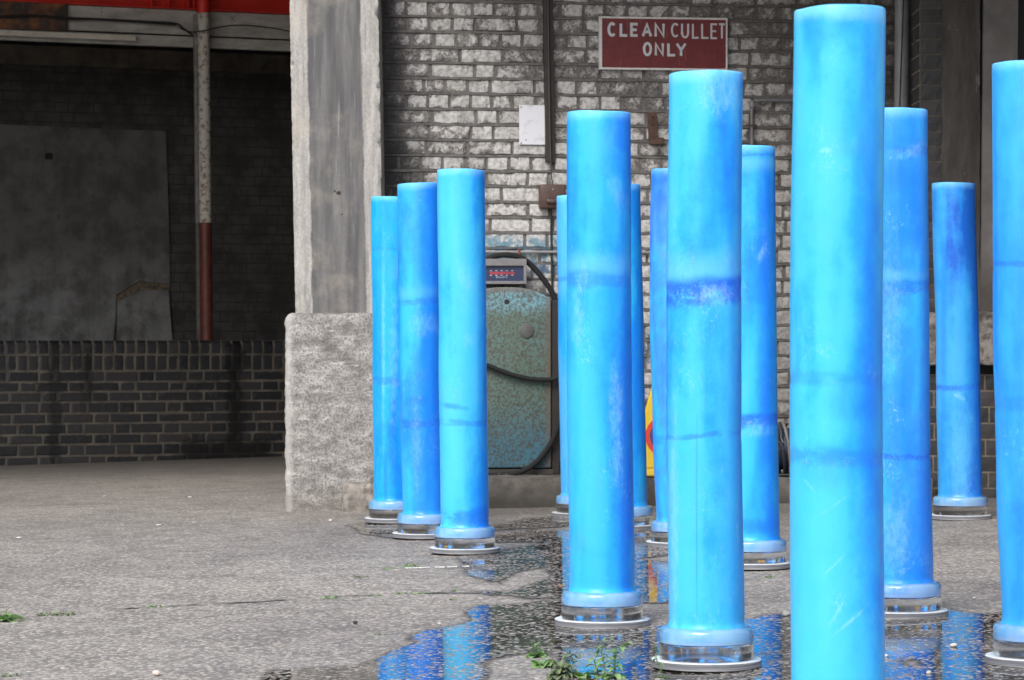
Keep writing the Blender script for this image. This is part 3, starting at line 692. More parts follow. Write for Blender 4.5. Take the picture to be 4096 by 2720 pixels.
hl, hr = DF.hit(1900, 1100)[0], DF.hit(2107, 1100)[0]; hb, ht = DF.hit(2000, 1136)[1], DF.hit(2000, 1035)[1]
bm = bmesh.new(); prism(bm, DF, rect(hl, hb, hr, ht), -.26, -.04, .006)
for r_ in (rect(hl, hb, hr, hb + .018), rect(hl, ht - .042, hr, ht), rect(hl, hb + .018, hl + .018, ht - .042), rect(hr - .018, hb + .018, hr, ht - .042)): prism(bm, DF, r_, -.038, -.012, .002)
hd = obj('meter_head', bm, m_gp, fd, smooth=False)
bm = bmesh.new(); prism(bm, DF, rect(hl + .019, hb + .019, hr - .019, ht - .043), -.037, -.030); dg = obj('dial', bm, simple('dial_blue', (.028, .038, .085), .25, .15), fd, smooth=False)
def zg(x, y): return 1920 + x / 6.818, 980 + y / 6.818
a = DF.hit(*zg(265, 800), -.03); b = DF.hit(*zg(965, 730), -.03)
bm = bmesh.new(); prism(bm, DF, [(a[0], a[1]), (b[0] - .01, a[1]), (b[0], (a[1] + b[1]) / 2), (b[0] - .012, b[1]), (a[0], b[1])], -.0298, -.027); obj('pointer_strip', bm, simple('faded_red', (.27, .03, .05), .5), fd, smooth=False)
bm = bmesh.new(); letters(bm, DF, [(c_, *zg(435 + i * 46, 0)[:1], zg(435 + i * 46 + 38, 0)[0], zg(0, 845)[1], zg(0, 900)[1]) for i, c_ in enumerate('GALLONS')], -.0278, .0022)
m_ink = simple('pale_ink', (.30, .31, .36), .6, bump=0); obj('dial_lettering', bm, m_ink, fd, smooth=False); bm = bmesh.new()
for yy in (700, 825):
    bm = bmesh.new()
    for i in range(5):
        a = DF.hit(*zg(270 + i * 145, yy), -.028); prism(bm, DF, rect(a[0], a[1] - .003, a[0] + .013, a[1] + .003), -.0298, -.0278)
    obj('scale_marks', bm, m_ink, fd, smooth=False)
m_hose = simple('black_rubber', (.008, .0085, .010), .9, .25, 30)
def hose(L, r=.0145):
    pts = smoothline([DF.pt(*DF.hit(u, v, o), o) for u, v, o in L], 8); b = bmesh.new(); tube(b, pts, r, 12); obj('hose', b, m_hose, fd)
hose([(1900, 1075, -.06), (1925, 1040, -.06)] + [(*zg(x_, y_), -.06) for x_, y_ in ((165, 395), (400, 305), (700, 272), (1000, 310), (1240, 420), (1500, 660), (1740, 950), (1930, 1230), (2080, 1520))] +
     [(2236, 1240, -.03), (2244, 1330, .0), (2250, 1450, .03), (2248, 1600, .03), (2240, 1677, .03), (2218, 1745, .03), (2190, 1795, .03), (2150, 1845, .03), (2100, 1880, .03), (2050, 1896, .03), (1950, 1903, .03), (1880, 1903, .03)], .017)
hose([(1870, 1440, .03), (1950, 1462, .03), (2000, 1482, .03), (2060, 1502, .03), (2130, 1516, .03), (2200, 1518, .03), (2240, 1506, .03), (2290, 1480, .02)])
for u in (1995, 2024):
    s, z = DF.hit(u, 1900, .03); bm = bmesh.new(); tube(bm, [DF.pt(s - .006, z, .03), DF.pt(s + .006, z, .03)], .018, 14); obj('hose_collar', bm, m_iron, fd)

# ------------------------------------------------------------------ yellow no-waiting cone
YF = Frame(0, 17.86, 0)
yc = empty('traffic_cone', YF.pt(YF.hit(2663, 1900)[0], .185), 'yellow no waiting cone with red ring and blue disc behind the columns', 'traffic cone')
cx_, zc_ = YF.hit(2663, 1744); pxm = F / 17.86
zb1 = .187; zt1 = zb1 + .60; hwb = .228; sl_ = .235
m_yel = simple('yellow_plastic', (.62, .43, .012), .45, .1, 15, bump=.05)
bm = bmesh.new()
def frus(z0, z1, w0, w1, d0, d1, y):
    A = [bm.verts.new((cx_ + a * w0, y + b * d0, z0)) for a, b in ((-1, -1), (1, -1), (1, 1), (-1, 1))]; B = [bm.verts.new((cx_ + a * w1, y + b * d1, z1)) for a, b in ((-1, -1), (1, -1), (1, 1), (-1, 1))]
    bm.faces.new(A[::-1]); bm.faces.new(B)
    for i in range(4): bm.faces.new((A[i], A[(i+1) % 4], B[(i+1) % 4], B[i]))
frus(zb1 + .045, zt1, hwb - .01, .062, .10, .03, 17.93); frus(zb1, zb1 + .045, hwb + .012, hwb, .13, .12, 17.95)
bmesh.ops.bevel(bm, geom=bm.edges[:], offset=.006, segments=2, affect='EDGES'); obj('body', bm, m_yel, yc)
def yfront(z): return 17.93 - (.10 + (.03 - .10) * (z - zb1 - .045) / (zt1 - zb1 - .045))
def disc(r0, r1, mt, e, name, zc=zc_):
    b = bmesh.new(); A = []; B = []
    for k in range(40):
        t = k * 2 * math.pi / 40
        for L, r in ((A, r1), (B, r0)):
            if r: x, z = cx_ + r * math.cos(t), zc + r * math.sin(t); L.append(b.verts.new((x, yfront(z) - e, z)))
    if r0:
        for k in range(40): b.faces.new((A[k], A[(k+1) % 40], B[(k+1) % 40], B[k]))
    else: b.faces.new(A)
    obj(name, b, mt, yc, smooth=False)
rad = 82 / pxm
disc(0, rad * .80, simple('sign_blue', (.02, .04, .17), .4, .2), .004, 'blue_disc'); disc(rad * .78, rad, simple('sign_red', (.55, .03, .012), .4, .15), .006, 'red_ring')
b = bmesh.new(); L = [(-.62, .50), (-.50, .62), (.62, -.50), (.50, -.62)]
b.faces.new([b.verts.new((cx_ + x * rad, yfront(zc_ + z * rad) - .008, zc_ + z * rad)) for x, z in L]); obj('slash', b, simple('sign_red2', (.55, .03, .012), .4), yc, smooth=False)

# ------------------------------------------------------------------ cable reel right of there
HF = Frame(0, 17.95, 0)
cr = empty('cable_coil', HF.pt(HF.hit(3150, 1900)[0], .185), 'coil of pale and dark cable seen edge on between two columns', 'cable coil')
ccx, ccz = HF.hit(3150, 1795); 
for i, (dx_, r_, c_) in enumerate(((-.05, .145, 'd'), (-.03, .155, 'd'), (-.012, .150, 'p'), (.008, .158, 'p'), (.028, .150, 'd'), (.048, .155, 'p'), (.07, .148, 'd'))):
    bm = bmesh.new(); tube(bm, [(ccx + dx_ + .02 * math.cos(k * .2618 + i), 17.95 + (r_) * math.cos(k * .2618), ccz + r_ * math.sin(k * .2618)) for k in range(24)], .010, 8, closed=True)
    obj('loop', bm, simple('cable_pale', (.15, .14, .125), .6) if c_ == 'p' else simple('cable_dark', (.025, .03, .045), .5), cr)
bm = bmesh.new(); tube(bm, [(ccx - .055, 17.95, ccz), (ccx + .08, 17.95, ccz)], .125, 28); obj('drum', bm, simple('drum_blue', (.02, .035, .07), .4), cr)
bm = bmesh.new(); wbox(bm, (ccx - .09, 17.84, .186), (ccx + .12, 18.06, .200), .003); obj('base', bm, simple('black_base', (.015, .015, .015), .4), cr)

# ------------------------------------------------------------------ left bay: loading dock
LF = Frame(-4.354, 25.4, 23.3)
s_r = LF.hit(1250, 1500)[0]; s_v = LF.hit(1128, 1500)[0]
hp_ = s_v / 26.4
rows = [(.08, [.29, .145], .1), (.098, [.29, .145], .26), (.087, [.29, .145], .04), (.092, [.29, .145], .26), (.087, [.29, .145], .04), (.098, [.29, .145], .26), (.087, [.29, .145], .04), (.087, [.29, .145], .26), (.092, [.29, .145], .04)]
rows = [(h, [s_v / 2230 * 253, s_v / 2230 * 127], s_v / 2230 * (sh_ * 1000)) for (h, _, _), sh_ in zip(rows, (.34, .14, .33, .13, .33, .13, .33, .13, .33))]
zz0 = 1.003 - .130 - .141 - sum(r_[0] for r_ in rows)
rows += [(.141, [hp_], .02), (.130, [hp_], .02)]
dk_ = empty('loading_dock', (LF.pt(1.5, 0).x, LF.pt(1.5, 0).y, 0), 'low dock wall of dark blue bricks with a rounded brick coping', 'dock')
m = M('engineering_brick'); P = m.obj(); tint = m.attr('tint'); f = m.noise(P, 22, 6, .7)
c = m.mix(tint, (.020, .022, .028), (.048, .046, .048)); c = m.mix(m.rng(f, .56, .7, 0, .4), c, (.13, .125, .125))
stn = m.rng(m.noise(m.map(P, (2.2, 2.2, .25)), 1.3, 4, .6), .52, .62, 0, .85); c = m.mix(stn, c, (.010, .010, .011))
def dock_stain(m, c):
    P = m.obj(); x, y, z = m.sep(P)[:3]; n = m.ma('MULTIPLY', m.ma('SUBTRACT', m.noise(P, 6, 5, .7), .5), .22)
    xd = m.ma('ADD', m.ma('ABSOLUTE', m.ma('SUBTRACT', x, -2.43 - dk_.location.x)), n); a = m.rng(xd, .10, .03)
    xe = m.ma('ADD', m.ma('ABSOLUTE', m.ma('SUBTRACT', x, -2.50 - dk_.location.x)), n); b = m.ma('MULTIPLY', m.rng(xe, .45, .30), m.rng(m.ma('ADD', z, n), .16, .06))
    d = m.rng(m.ma('ADD', m.ma('ABSOLUTE', m.ma('SUBTRACT', x, -3.92 - dk_.location.x)), n), .07, .02, 0, .7)
    return m.mix(m.ma('MULTIPLY', m.ma('MAXIMUM', m.ma('MAXIMUM', a, b), d), .93), c, (.008, .008, .009))
c = dock_stain(m, c); c = m.mix(m.rng(m.noise(m.map(P, (1, 1, 3)), 7, 6, .7), .66, .72, 0, .4), c, (.19, .19, .19))
m.bump(f, .25, .003); m_eng = m.set(col=c, rough=.24, spec=1.0)
m = M('old_mortar'); P = m.obj()
c = m.mix(m.rng(m.noise(P, 7, 5, .6), .3, .7), (.085, .076, .062), (.17, .152, .126)); c = m.mix(m.rng(m.noise(m.map(P, (2.2, 2.2, .25)), 1.3, 4, .6), .52, .62, 0, .9), c, (.012, .012, .012)); c = dock_stain(m, c); m_om = m.set(col=c, rough=.9)
bm = bricks(LF, -3.0, 4.3, zz0, rows, .0012, .002, .017, .004, .014, 21)
bm.verts.ensure_lookup_table(); nb = len(bm.verts) - 8
for v in bm.verts[nb:]:
    if v.co.z > .9: v.co.z = .968
for v in bm.verts[:nb]:        # bullnose top edge
    if v.co.z > .955:
        t = (v.co.z - .955) / .0485; n_ = Vector((LF.n.x, LF.n.y, 0)); v.co -= n_ * .05 * (1 - math.sqrt(max(0, 1 - t * t)))
obj('brick_face', bm, [m_eng, m_om], dk_, smooth=False)
bm = bmesh.new(); prism(bm, LF, rect(-3.0, .80, 4.3, .996), -.26, -4.0); obj('platform', bm, simple('dock_concrete', (.16, .155, .15), .8), dk_, smooth=False)
# rear wall
BF = Frame(LF.pt(0, 0, -2.4).x, LF.pt(0, 0, -2.4).y, 23.3)
m = M('sooty_painted_brick'); P = m.obj(); z = m.sep(P)[2]; f = m.noise(P, 5, 7, .65); tint = m.attr('tint')
c = m.mix(m.rng(f, .35, .65), (.052, .05, .048), (.10, .096, .093)); c = m.mix(m.rng(m.noise(P, 14, 5, .7), .60, .75, 0, .3), c, (.20, .195, .19))
m.bump(f, .3, .004); m_sb = m.set(col=c, rough=.8)
m_sj = simple('sooty_joint', (.055, .05, .046), .9)
rows = [(.0935, [.24, .12], (i % 2) * .13) for i in range(44)]
bm = bricks(BF, -3, 5.2, .99, rows, .0022, .003, .011, .011, .05, 31)
rw = empty('rear_wall', BF.pt(1, 1.0), 'dark sooty painted brick wall at the back of the loading dock', 'wall')
obj('brickwork', bm, [m_sb, m_sj], rw, smooth=False)
# plaster panel
m = M('grey_render'); P = m.obj(); z = m.sep(P)[2]; f = m.noise(P, 3, 7, .65)
c = m.mix(m.rng(f, .36, .62), (.15, .15, .148), (.40, .405, .41)); c = m.mix(m.rng(m.noise(P, 11, 5, .7), .60, .68, 0, .6), c, (.07, .065, .06))
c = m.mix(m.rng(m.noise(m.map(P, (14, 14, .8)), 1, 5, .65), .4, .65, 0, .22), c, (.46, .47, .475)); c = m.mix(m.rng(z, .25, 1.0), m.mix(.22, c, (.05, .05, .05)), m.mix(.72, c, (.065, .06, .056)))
m.bump(m.noise(P, 20, 5), .3, .004); m_rend = m.set(col=c, rough=.85)
e = .035
LL = [(-900, 1375), (452, 1375), (462, 1270), (463, 1215), (465, 1180), (560, 1122), (620, 1132), (680, 1136), (676, 900), (670, 700), (664, 525), (-900, 460)]
pts = [BF.hit(u, v, e) for u, v in LL]
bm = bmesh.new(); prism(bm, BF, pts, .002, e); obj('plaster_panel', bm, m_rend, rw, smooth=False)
pts = [BF.hit(u, v, e) for u, v in [(470, 1375), (468, 1300), (466, 1210), (560, 1163), (620, 1160), (672, 1162), (690, 1375)]]
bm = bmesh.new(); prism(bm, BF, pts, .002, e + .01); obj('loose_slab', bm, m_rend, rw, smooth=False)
pts = [BF.hit(u, v, .01) for u, v in [(465, 1182), (560, 1124), (680, 1137), (672, 1165), (560, 1165), (466, 1212)]]
bm = bmesh.new(); prism(bm, BF, pts, .003, .012); obj('broken_edge', bm, simple('rubble_tan', (.17, .14, .10), .9, .5, 25), rw, smooth=False)
s, z = BF.hit(195, 625, e); bm = bmesh.new(); prism(bm, BF, rect(s - .035, z - .03, s + .035, z + .03), e - .01, e + .012, .006); obj('vent', bm, simple('vent_black', (.015, .015, .015), .8), rw, smooth=False)
z1_ = BF.hit(500, 195, .1)[1]; z2_ = BF.hit(500, 273, .1)[1]
bm = bmesh.new(); prism(bm, BF, rect(-3, z2_, 5.2, z1_), .02, .12, .006)
obj('wall_beam', bm, simple('brown_beam', (.12, .105, .085), .8, .4, 6), rw, smooth=False)
# fascia and beams
FB = Frame(LF.pt(0, 0, -.30).x, LF.pt(0, 0, -.30).y, 23.3)
def zl(u, v): return FB.hit(u, v)[1]
zr0 = zl(600, 33); zm = zl(600, 137); zbt = zl(800, 191)
fa = empty('fascia', FB.pt(1.5, zbt), 'weathered pale boards spanning the loading bay under the red beam', 'fascia')
m = M('weathered_white_board'); P = m.obj(); f = m.noise(m.map(P, (3, 3, 9)), 1, 7, .7)
c = m.mix(m.rng(f, .3, .7), (.33, .32, .30), (.56, .55, .53)); c = m.mix(m.rng(m.noise(P, 9, 6, .75), .60, .70, 0, .7), c, (.07, .06, .05)); m_wb = m.set(col=c, rough=.8)
bm = bmesh.new(); prism(bm, FB, rect(-3, zm + .008, 5, zr0 - .003), -.06, 0, .004); obj('upper_board', bm, m_wb, fa, smooth=False)
bm = bmesh.new(); prism(bm, FB, rect(-3, zbt, 5, zm - .008), -.055, .012, .004); obj('lower_board', bm, m_wb, fa, smooth=False)
bm = bmesh.new(); prism(bm, FB, rect(-3, zbt + .02, 5, zr0 - .01), -.10, -.062); obj('backing', bm, m_sj, fa, smooth=False)
s2 = FB.hit(272, 60, .03)[0]; bm = bmesh.new(); prism(bm, FB, rect(-3, zl(130, 122), s2, zl(130, 8)), .013, .035, .003)
m = M('rusty_plate'); P = m.obj(); f = m.noise(P, 5, 6, .65); c = m.mix(m.rng(f, .42, .62), (.05, .04, .036), (.26, .10, .04)); 
tag(obj('rusty_panel', bm, m.set(col=c, rough=.7), smooth=False), 'rust stained brown panel fixed over the pale boards at the left edge', 'panel')
s3 = FB.hit(543, 160, .08)[0]; bm = bmesh.new(); prism(bm, FB, rect(-3, zl(300, 158), s3, zl(300, 136)), .040, .085, .003)
tag(obj('batten', bm, simple('cream_batten', (.60, .56, .50), .7, .15, 10), smooth=False), 'thin cream wooden batten along the bottom of the boards', 'batten')
# red beam: web, bottom flange, stiffeners
rb_ = empty('steel_beam', FB.pt(1.5, zr0), 'bright red painted steel beam across the top of the loading bay', 'beam')
m = M('red_paint'); P = m.obj(); f = m.noise(P, 3, 6, .65); c = m.mix(m.rng(f, .3, .7), (.60, .022, .014), (.75, .04, .025)); c = m.mix(m.rng(m.noise(P, 16, 5, .75), .64, .7, 0, .8), c, (.05, .03, .025)); m_red = m.set(col=c, rough=.5)
bm = bmesh.new(); prism(bm, FB, rect(-3, zr0 + .012, 5, zr0 + .45), -.05, -.03); obj('web', bm, m_red, rb_, smooth=False)
bm = bmesh.new(); prism(bm, FB, rect(-3, zr0, 5, zr0 + .012), -.12, .055, .002); obj('bottom_flange', bm, m_red, rb_, smooth=False)
for u in (600, 668, 745, 770):
    s = FB.hit(u, 20)[0]; bm = bmesh.new(); prism(bm, FB, rect(s - .006, zr0 + .013, s + .012, zr0 + .44), -.029, .04, .002); obj('stiffener', bm, m_red, rb_, smooth=False)
# post
po = empty('post', FB.pt(FB.hit(820, 1350, .12)[0], 1.0, .12), 'white peeling steel post with a red brown lower part standing on the dock', 'post')
zj = FB.hit(820, 891, .12)[1]; base_u, top_u = 827, 812
b0 = FB.hit(827, 1350, .12); t0 = FB.hit(813, 48, .12); sl_p = (t0[0] - b0[0]) / (t0[1] - b0[1])
def pp(z, ds=0, o=.12): return FB.pt(b0[0] + (z - b0[1]) * sl_p + ds, z, o)
m = M('peeling_white_post'); P = m.obj(); f = m.noise(P, 26, 6, .75); c = m.mix(m.rng(f, .50, .60), (.60, .57, .52), (.22, .15, .11)); c = m.mix(m.rng(m.noise(m.map(P, (8, 8, 1)), 1, 4), .55, .65, 0, .6), c, (.12, .08, .055)); m_pw = m.set(col=c, rough=.7)
m_pr = simple('oxide_red', (.13, .034, .026), .5, .3, 12)
ztp = t0[1]
bm = bmesh.new(); tube(bm, [pp(z_) for z_ in (zj, zj + .5, ztp - .01)], .054, 24); obj('upper_pipe', bm, m_pw, po)
bm = bmesh.new(); tube(bm, [pp(z_) for z_ in (.998, 1.4, zj)], .0545, 24); obj('lower_pipe', bm, m_pr, po)
bm = bmesh.new(); tube(bm, [pp(ztp - .009), pp(ztp + .45)], .055, 24); obj('red_head', bm, m_red, po)
for z_a, z_b, mt, nm in ((zj, ztp - .02, simple('strip_grey', (.24, .24, .23), .6), 'flat_strip'), (1.0, zj, simple('strip_dull', (.13, .12, .11), .6), 'lower_flat_strip')):
    bm = bmesh.new()
    a, b, c_, d_ = pp(z_a, -.085), pp(z_a, -.060), pp(z_b, -.060), pp(z_b, -.085)
    A = [bm.verts.new(q) for q in (a, b, c_, d_)]; n_ = Vector((LF.n.x, LF.n.y, 0)) * .03; B = [bm.verts.new(q - n_) for q in (a, b, c_, d_)]
    bm.faces.new(A); bm.faces.new(B[::-1])
    for i in range(4): bm.faces.new((A[i], B[i], B[(i+1) % 4], A[(i+1) % 4]))
    obj(nm, bm, mt, po, smooth=False)
# cables over the boards
m_cb = simple('slack_cable', (.02, .02, .021), .5)
def fc(L, o=.05, r=.007): 
    b = bmesh.new(); tube(b, smoothline([FB.pt(*FB.hit(x / 1.96, y / 1.96, o), o) for x, y in L], 6), r, 6); return b
tag(obj('cable', fc([(-300, 140), (0, 128), (250, 120), (500, 138), (850, 153), (1200, 172), (1380, 185), (1440, 225), (1530, 290)], .075, .009), m_cb), 'thick dark cable sagging over the pale boards left of the post', 'cable', None)
tag(obj('cable', fc([(-300, 120), (0, 140), (300, 130), (520, 152), (800, 158), (1380, 196)], .055, .006), m_cb), 'thinner dark cable running just under the thick one on the left', 'cable')
tag(obj('cable', fc([(1400, 215), (1490, 250), (1600, 240), (1750, 208), (1900, 198), (2100, 215), (2265, 245), (2500, 300)], .20, .006), m_cb), 'dark cable looping past the post towards the concrete pillar', 'cable')
# roof and side walls that shade the bay (above and beside the picture)
m_roof = simple('roof_soffit', (.10, .095, .09), .9)
bm = bmesh.new(); wbox(bm, (-9, 18.6, 5.6), (-.72, 34, 5.75)); tag(obj('bay_roof', bm, m_roof, smooth=False), kind='structure')
bm = bmesh.new(); wbox(bm, (-.78, 18.45, -.1), (-.70, 34, 5.59)); tag(obj('bay_side_wall', bm, m_sb, smooth=False), 'inner side wall of the loading bay behind the concrete pillar', 'wall')
bm = bmesh.new(); wbox(bm, (-9.1, 18.0, -.3), (-9.0, 34, 5.59)); tag(obj('bay_far_wall', bm, m_sb, smooth=False), 'far side wall of the loading bay out of frame to the left', 'wall')
bm = bmesh.new(); wbox(bm, (-.68, 16.9, 3.75), (1.5, 19.4, 3.9)); wbox(bm, (1.505, 14.6, 3.62), (9, 19.4, 3.9)); tag(obj('canopy', bm, m_roof, smooth=False), kind='structure')  # unseen overhead; right part carried further forward to shade that side
bm = bmesh.new(); wbox(bm, (3.9, 11.5, -.1), (4.2, 18.3, 3.6)); tag(obj('side_shade_wall', bm, m_sb, smooth=False), 'unseen wall added to the right of the view to shade that side', 'wall')  # added out of view to darken the right side of the yard

# ------------------------------------------------------------------ ice columns
def mat_ice(name, seed, lt, md, dp, seams, caps, bands, deep_bias=0.0, frost=.5, marks=()):
    m = M(name); P0 = m.obj(); P = m.map(P0, (1, 1, 1), (seed * 3.7, seed * 1.3, seed * 2.1)); x, y, z = m.sep(P0)[:3]; x0_ = x
    b1 = m.noise(m.map(P, (5.5, 5.5, 1.5)), 1, 3, .5, .35); b2 = m.noise(m.map(P, (11, 11, 1.1)), 1, 3, .5, .3); b3 = m.noise(m.map(P, (1, 1, .8)), 16, 7, .72)
    v = m.ma('ADD', m.ma('ADD', m.ma('MULTIPLY', b1, .55), m.ma('MULTIPLY', b2, .30)), m.ma('ADD', m.ma('MULTIPLY', b3, .26), -deep_bias - .055))
    v = m.ma('ADD', v, m.ma('MULTIPLY', x, -.5))            # deeper blue towards the right side of each column
    c = m.ramp(v, [(.38, dp), (.47, md), (.55, lt), (.68, tuple(min(1, q * 1.05 + .02) for q in lt))])
    milky = m.rng(m.noise(m.map(P, (4, 4, 2)), 1, 4, .6), .56, .74, 0, .38)
    c = m.mix(milky, c, (.13, .40, .93))
    wob = m.ma('ADD', m.ma('MULTIPLY', m.ma('SUBTRACT', m.noise(m.map(P, (9, 9, 9)), 1, 4, .6), .5), .045), m.ma('MULTIPLY', x0_, .07 * math.sin(seed * 2.3)))
    zw = m.ma('ADD', z, wob)
    for z0, wdt, st in bands:          # pale milky layers
        g = m.rng(m.ma('ABSOLUTE', m.ma('SUBTRACT', zw, z0)), 0, wdt, st, 0)
        c = m.mix(g, c, (.15, .54, 1.0))
    for z0, wdt, st in seams:          # darker joints between castings
        lo = m.ma('MULTIPLY', m.rng(m.noise(m.map(P, (9, 9, 20)), 1, 4, .65), .33, .52), st)
        g = m.ma('MULTIPLY', m.rng(m.ma('ABSOLUTE', m.ma('SUBTRACT', zw, z0)), wdt * .35, wdt, 1, 0), lo)
        c = m.mix(g, c, (.016, .17, .84))
        c = m.mix(m.ma('MULTIPLY', m.rng(m.ma('ABSOLUTE', m.ma('SUBTRACT', zw, z0 - wdt * .2)), 0, wdt * 1.1, 1, 0), m.rng(m.noise(P, 75, 5, .8), .56, .64, 0, .55 * st)), c, (.38, .58, .95))
    if caps: c = m.mix(m.rng(zw, caps[0], caps[1], 0, caps[2]), c, (.28, .70, .98))
    for mx_, mz_, hw_, hh_, an_, st_, kd_ in marks:      # milky wisps and deeper blue patches of this column
        ca, sa_ = math.cos(R(an_)), math.sin(R(an_)); dx_ = m.ma('SUBTRACT', x0_, mx_); dz_ = m.ma('SUBTRACT', z, mz_)
        ws_ = 1.0 if hw_ < .006 else 1.7
        u_ = m.ma('DIVIDE', m.ma('ADD', m.ma('MULTIPLY', dx_, ca), m.ma('MULTIPLY', dz_, sa_)), hw_ * ws_); w__ = m.ma('DIVIDE', m.ma('SUBTRACT', m.ma('MULTIPLY', dz_, ca), m.ma('MULTIPLY', dx_, sa_)), hh_ * (1.0 if hw_ < .006 else 1.4))
        dd = m.ma('ADD', m.ma('MULTIPLY', u_, u_), m.ma('MULTIPLY', w__, w__))
        nz = m.noise(m.map(P, (1, 1, .5)), 22 if kd_ == 'd' else 60, 5, .75)
        k_ = m.rng(m.ma('ADD', dd, m.ma('MULTIPLY', m.ma('SUBTRACT', nz, .5), 1.6 if kd_ == 'd' else 4.5)), 1.15, -.9 if kd_ == 'w' else -.3, 0, st_ * (.8 if kd_ == 'w' else .9))
        c = m.mix(k_, c, (.012, .19, .88) if kd_ == 'd' else (.34, .68, 1.0))
    # frost scratches and sprays
    q = m.noise(m.map(P, (1, 1, .45)), 6, 6, .72, .5)
    vein = m.rng(m.ma('ABSOLUTE', m.ma('SUBTRACT', q, .5)), .0, .010, .22, 0)
    vm_ = m.rng(m.noise(P, 3.4, 3, .5), .52, .66)
    sp = m.ma('MULTIPLY', m.rng(m.noise(m.map(P, (1, 1, .6)), 110, 5, .85), .52, .68, 0, .55), m.rng(m.noise(m.map(P, (1, 1, .6)), 6.5, 5, .65), .54, .66))
    fr_ = m.ma('MULTIPLY', m.ma('MAXIMUM', m.ma('MULTIPLY', vein, vm_), sp), frost)
    c = m.mix(fr_, c, (.52, .80, 1.0))
    m.bump(m.ma('ADD', m.noise(m.map(P, (1, 1, .5)), 20, 3), m.ma('MULTIPLY', fr_, .3)), .07, .01)
    return m.set(col=c, rough=.33, sss=.55, sssr=(.02, .09, .22), ssss=.12, coat=.12, coatr=.1, spec=.3)
LT, MD, DP = (.035, .46, .94), (.020, .37, .93), (.013, .255, .91)
m = M('frosted_ice'); P = m.obj(); z = m.sep(P)[2]
c = m.mix(m.rng(m.noise(P, 9, 5, .6), .35, .65), (.26, .68, .98), (.55, .87, 1.0)); c = m.mix(m.rng(z, .080, .095, .5, 0), c, (.90, .96, 1.0))
m.bump(m.noise(P, 25, 3), .1, .01)
m_coll = m.set(col=c, rough=.22, sss=0, coat=1, coatr=.03, trans=.62, ior=1.31)
m = M('clear_ice'); P = m.obj(); m.bump(m.noise(m.map(P, (1, 1, 1.5)), 9, 3, .5), .04, .01); m_clear = m.set(col=(.88, .92, .96), rough=.14, ior=1.31, trans=1.0)
m = M('painted_plywood'); P = m.obj(); z = m.sep(P)[2]
ply = m.noise(m.map(P, (4, 4, 260)), 1, 3, .6); c = m.mix(m.rng(ply, .42, .56, 0, .85), (.30, .305, .32), (.10, .11, .135))
c = m.mix(m.rng(z, .0275, .029), c, m.mix(m.rng(m.noise(P, 14, 5, .7), .50, .66, 0, .6), (.74, .76, .79), (.20, .50, .78)))
c = m.mix(m.rng(m.noise(m.map(P, (9, 9, 3)), 1, 4, .6), .64, .70, 0, .7), c, (.05, .30, .55))
m.bump(ply, .3, .002); m_ply = m.set(col=c, rough=.55)
m_shim = simple('orange_shim', (.32, .12, .05), .7, .3, 40)

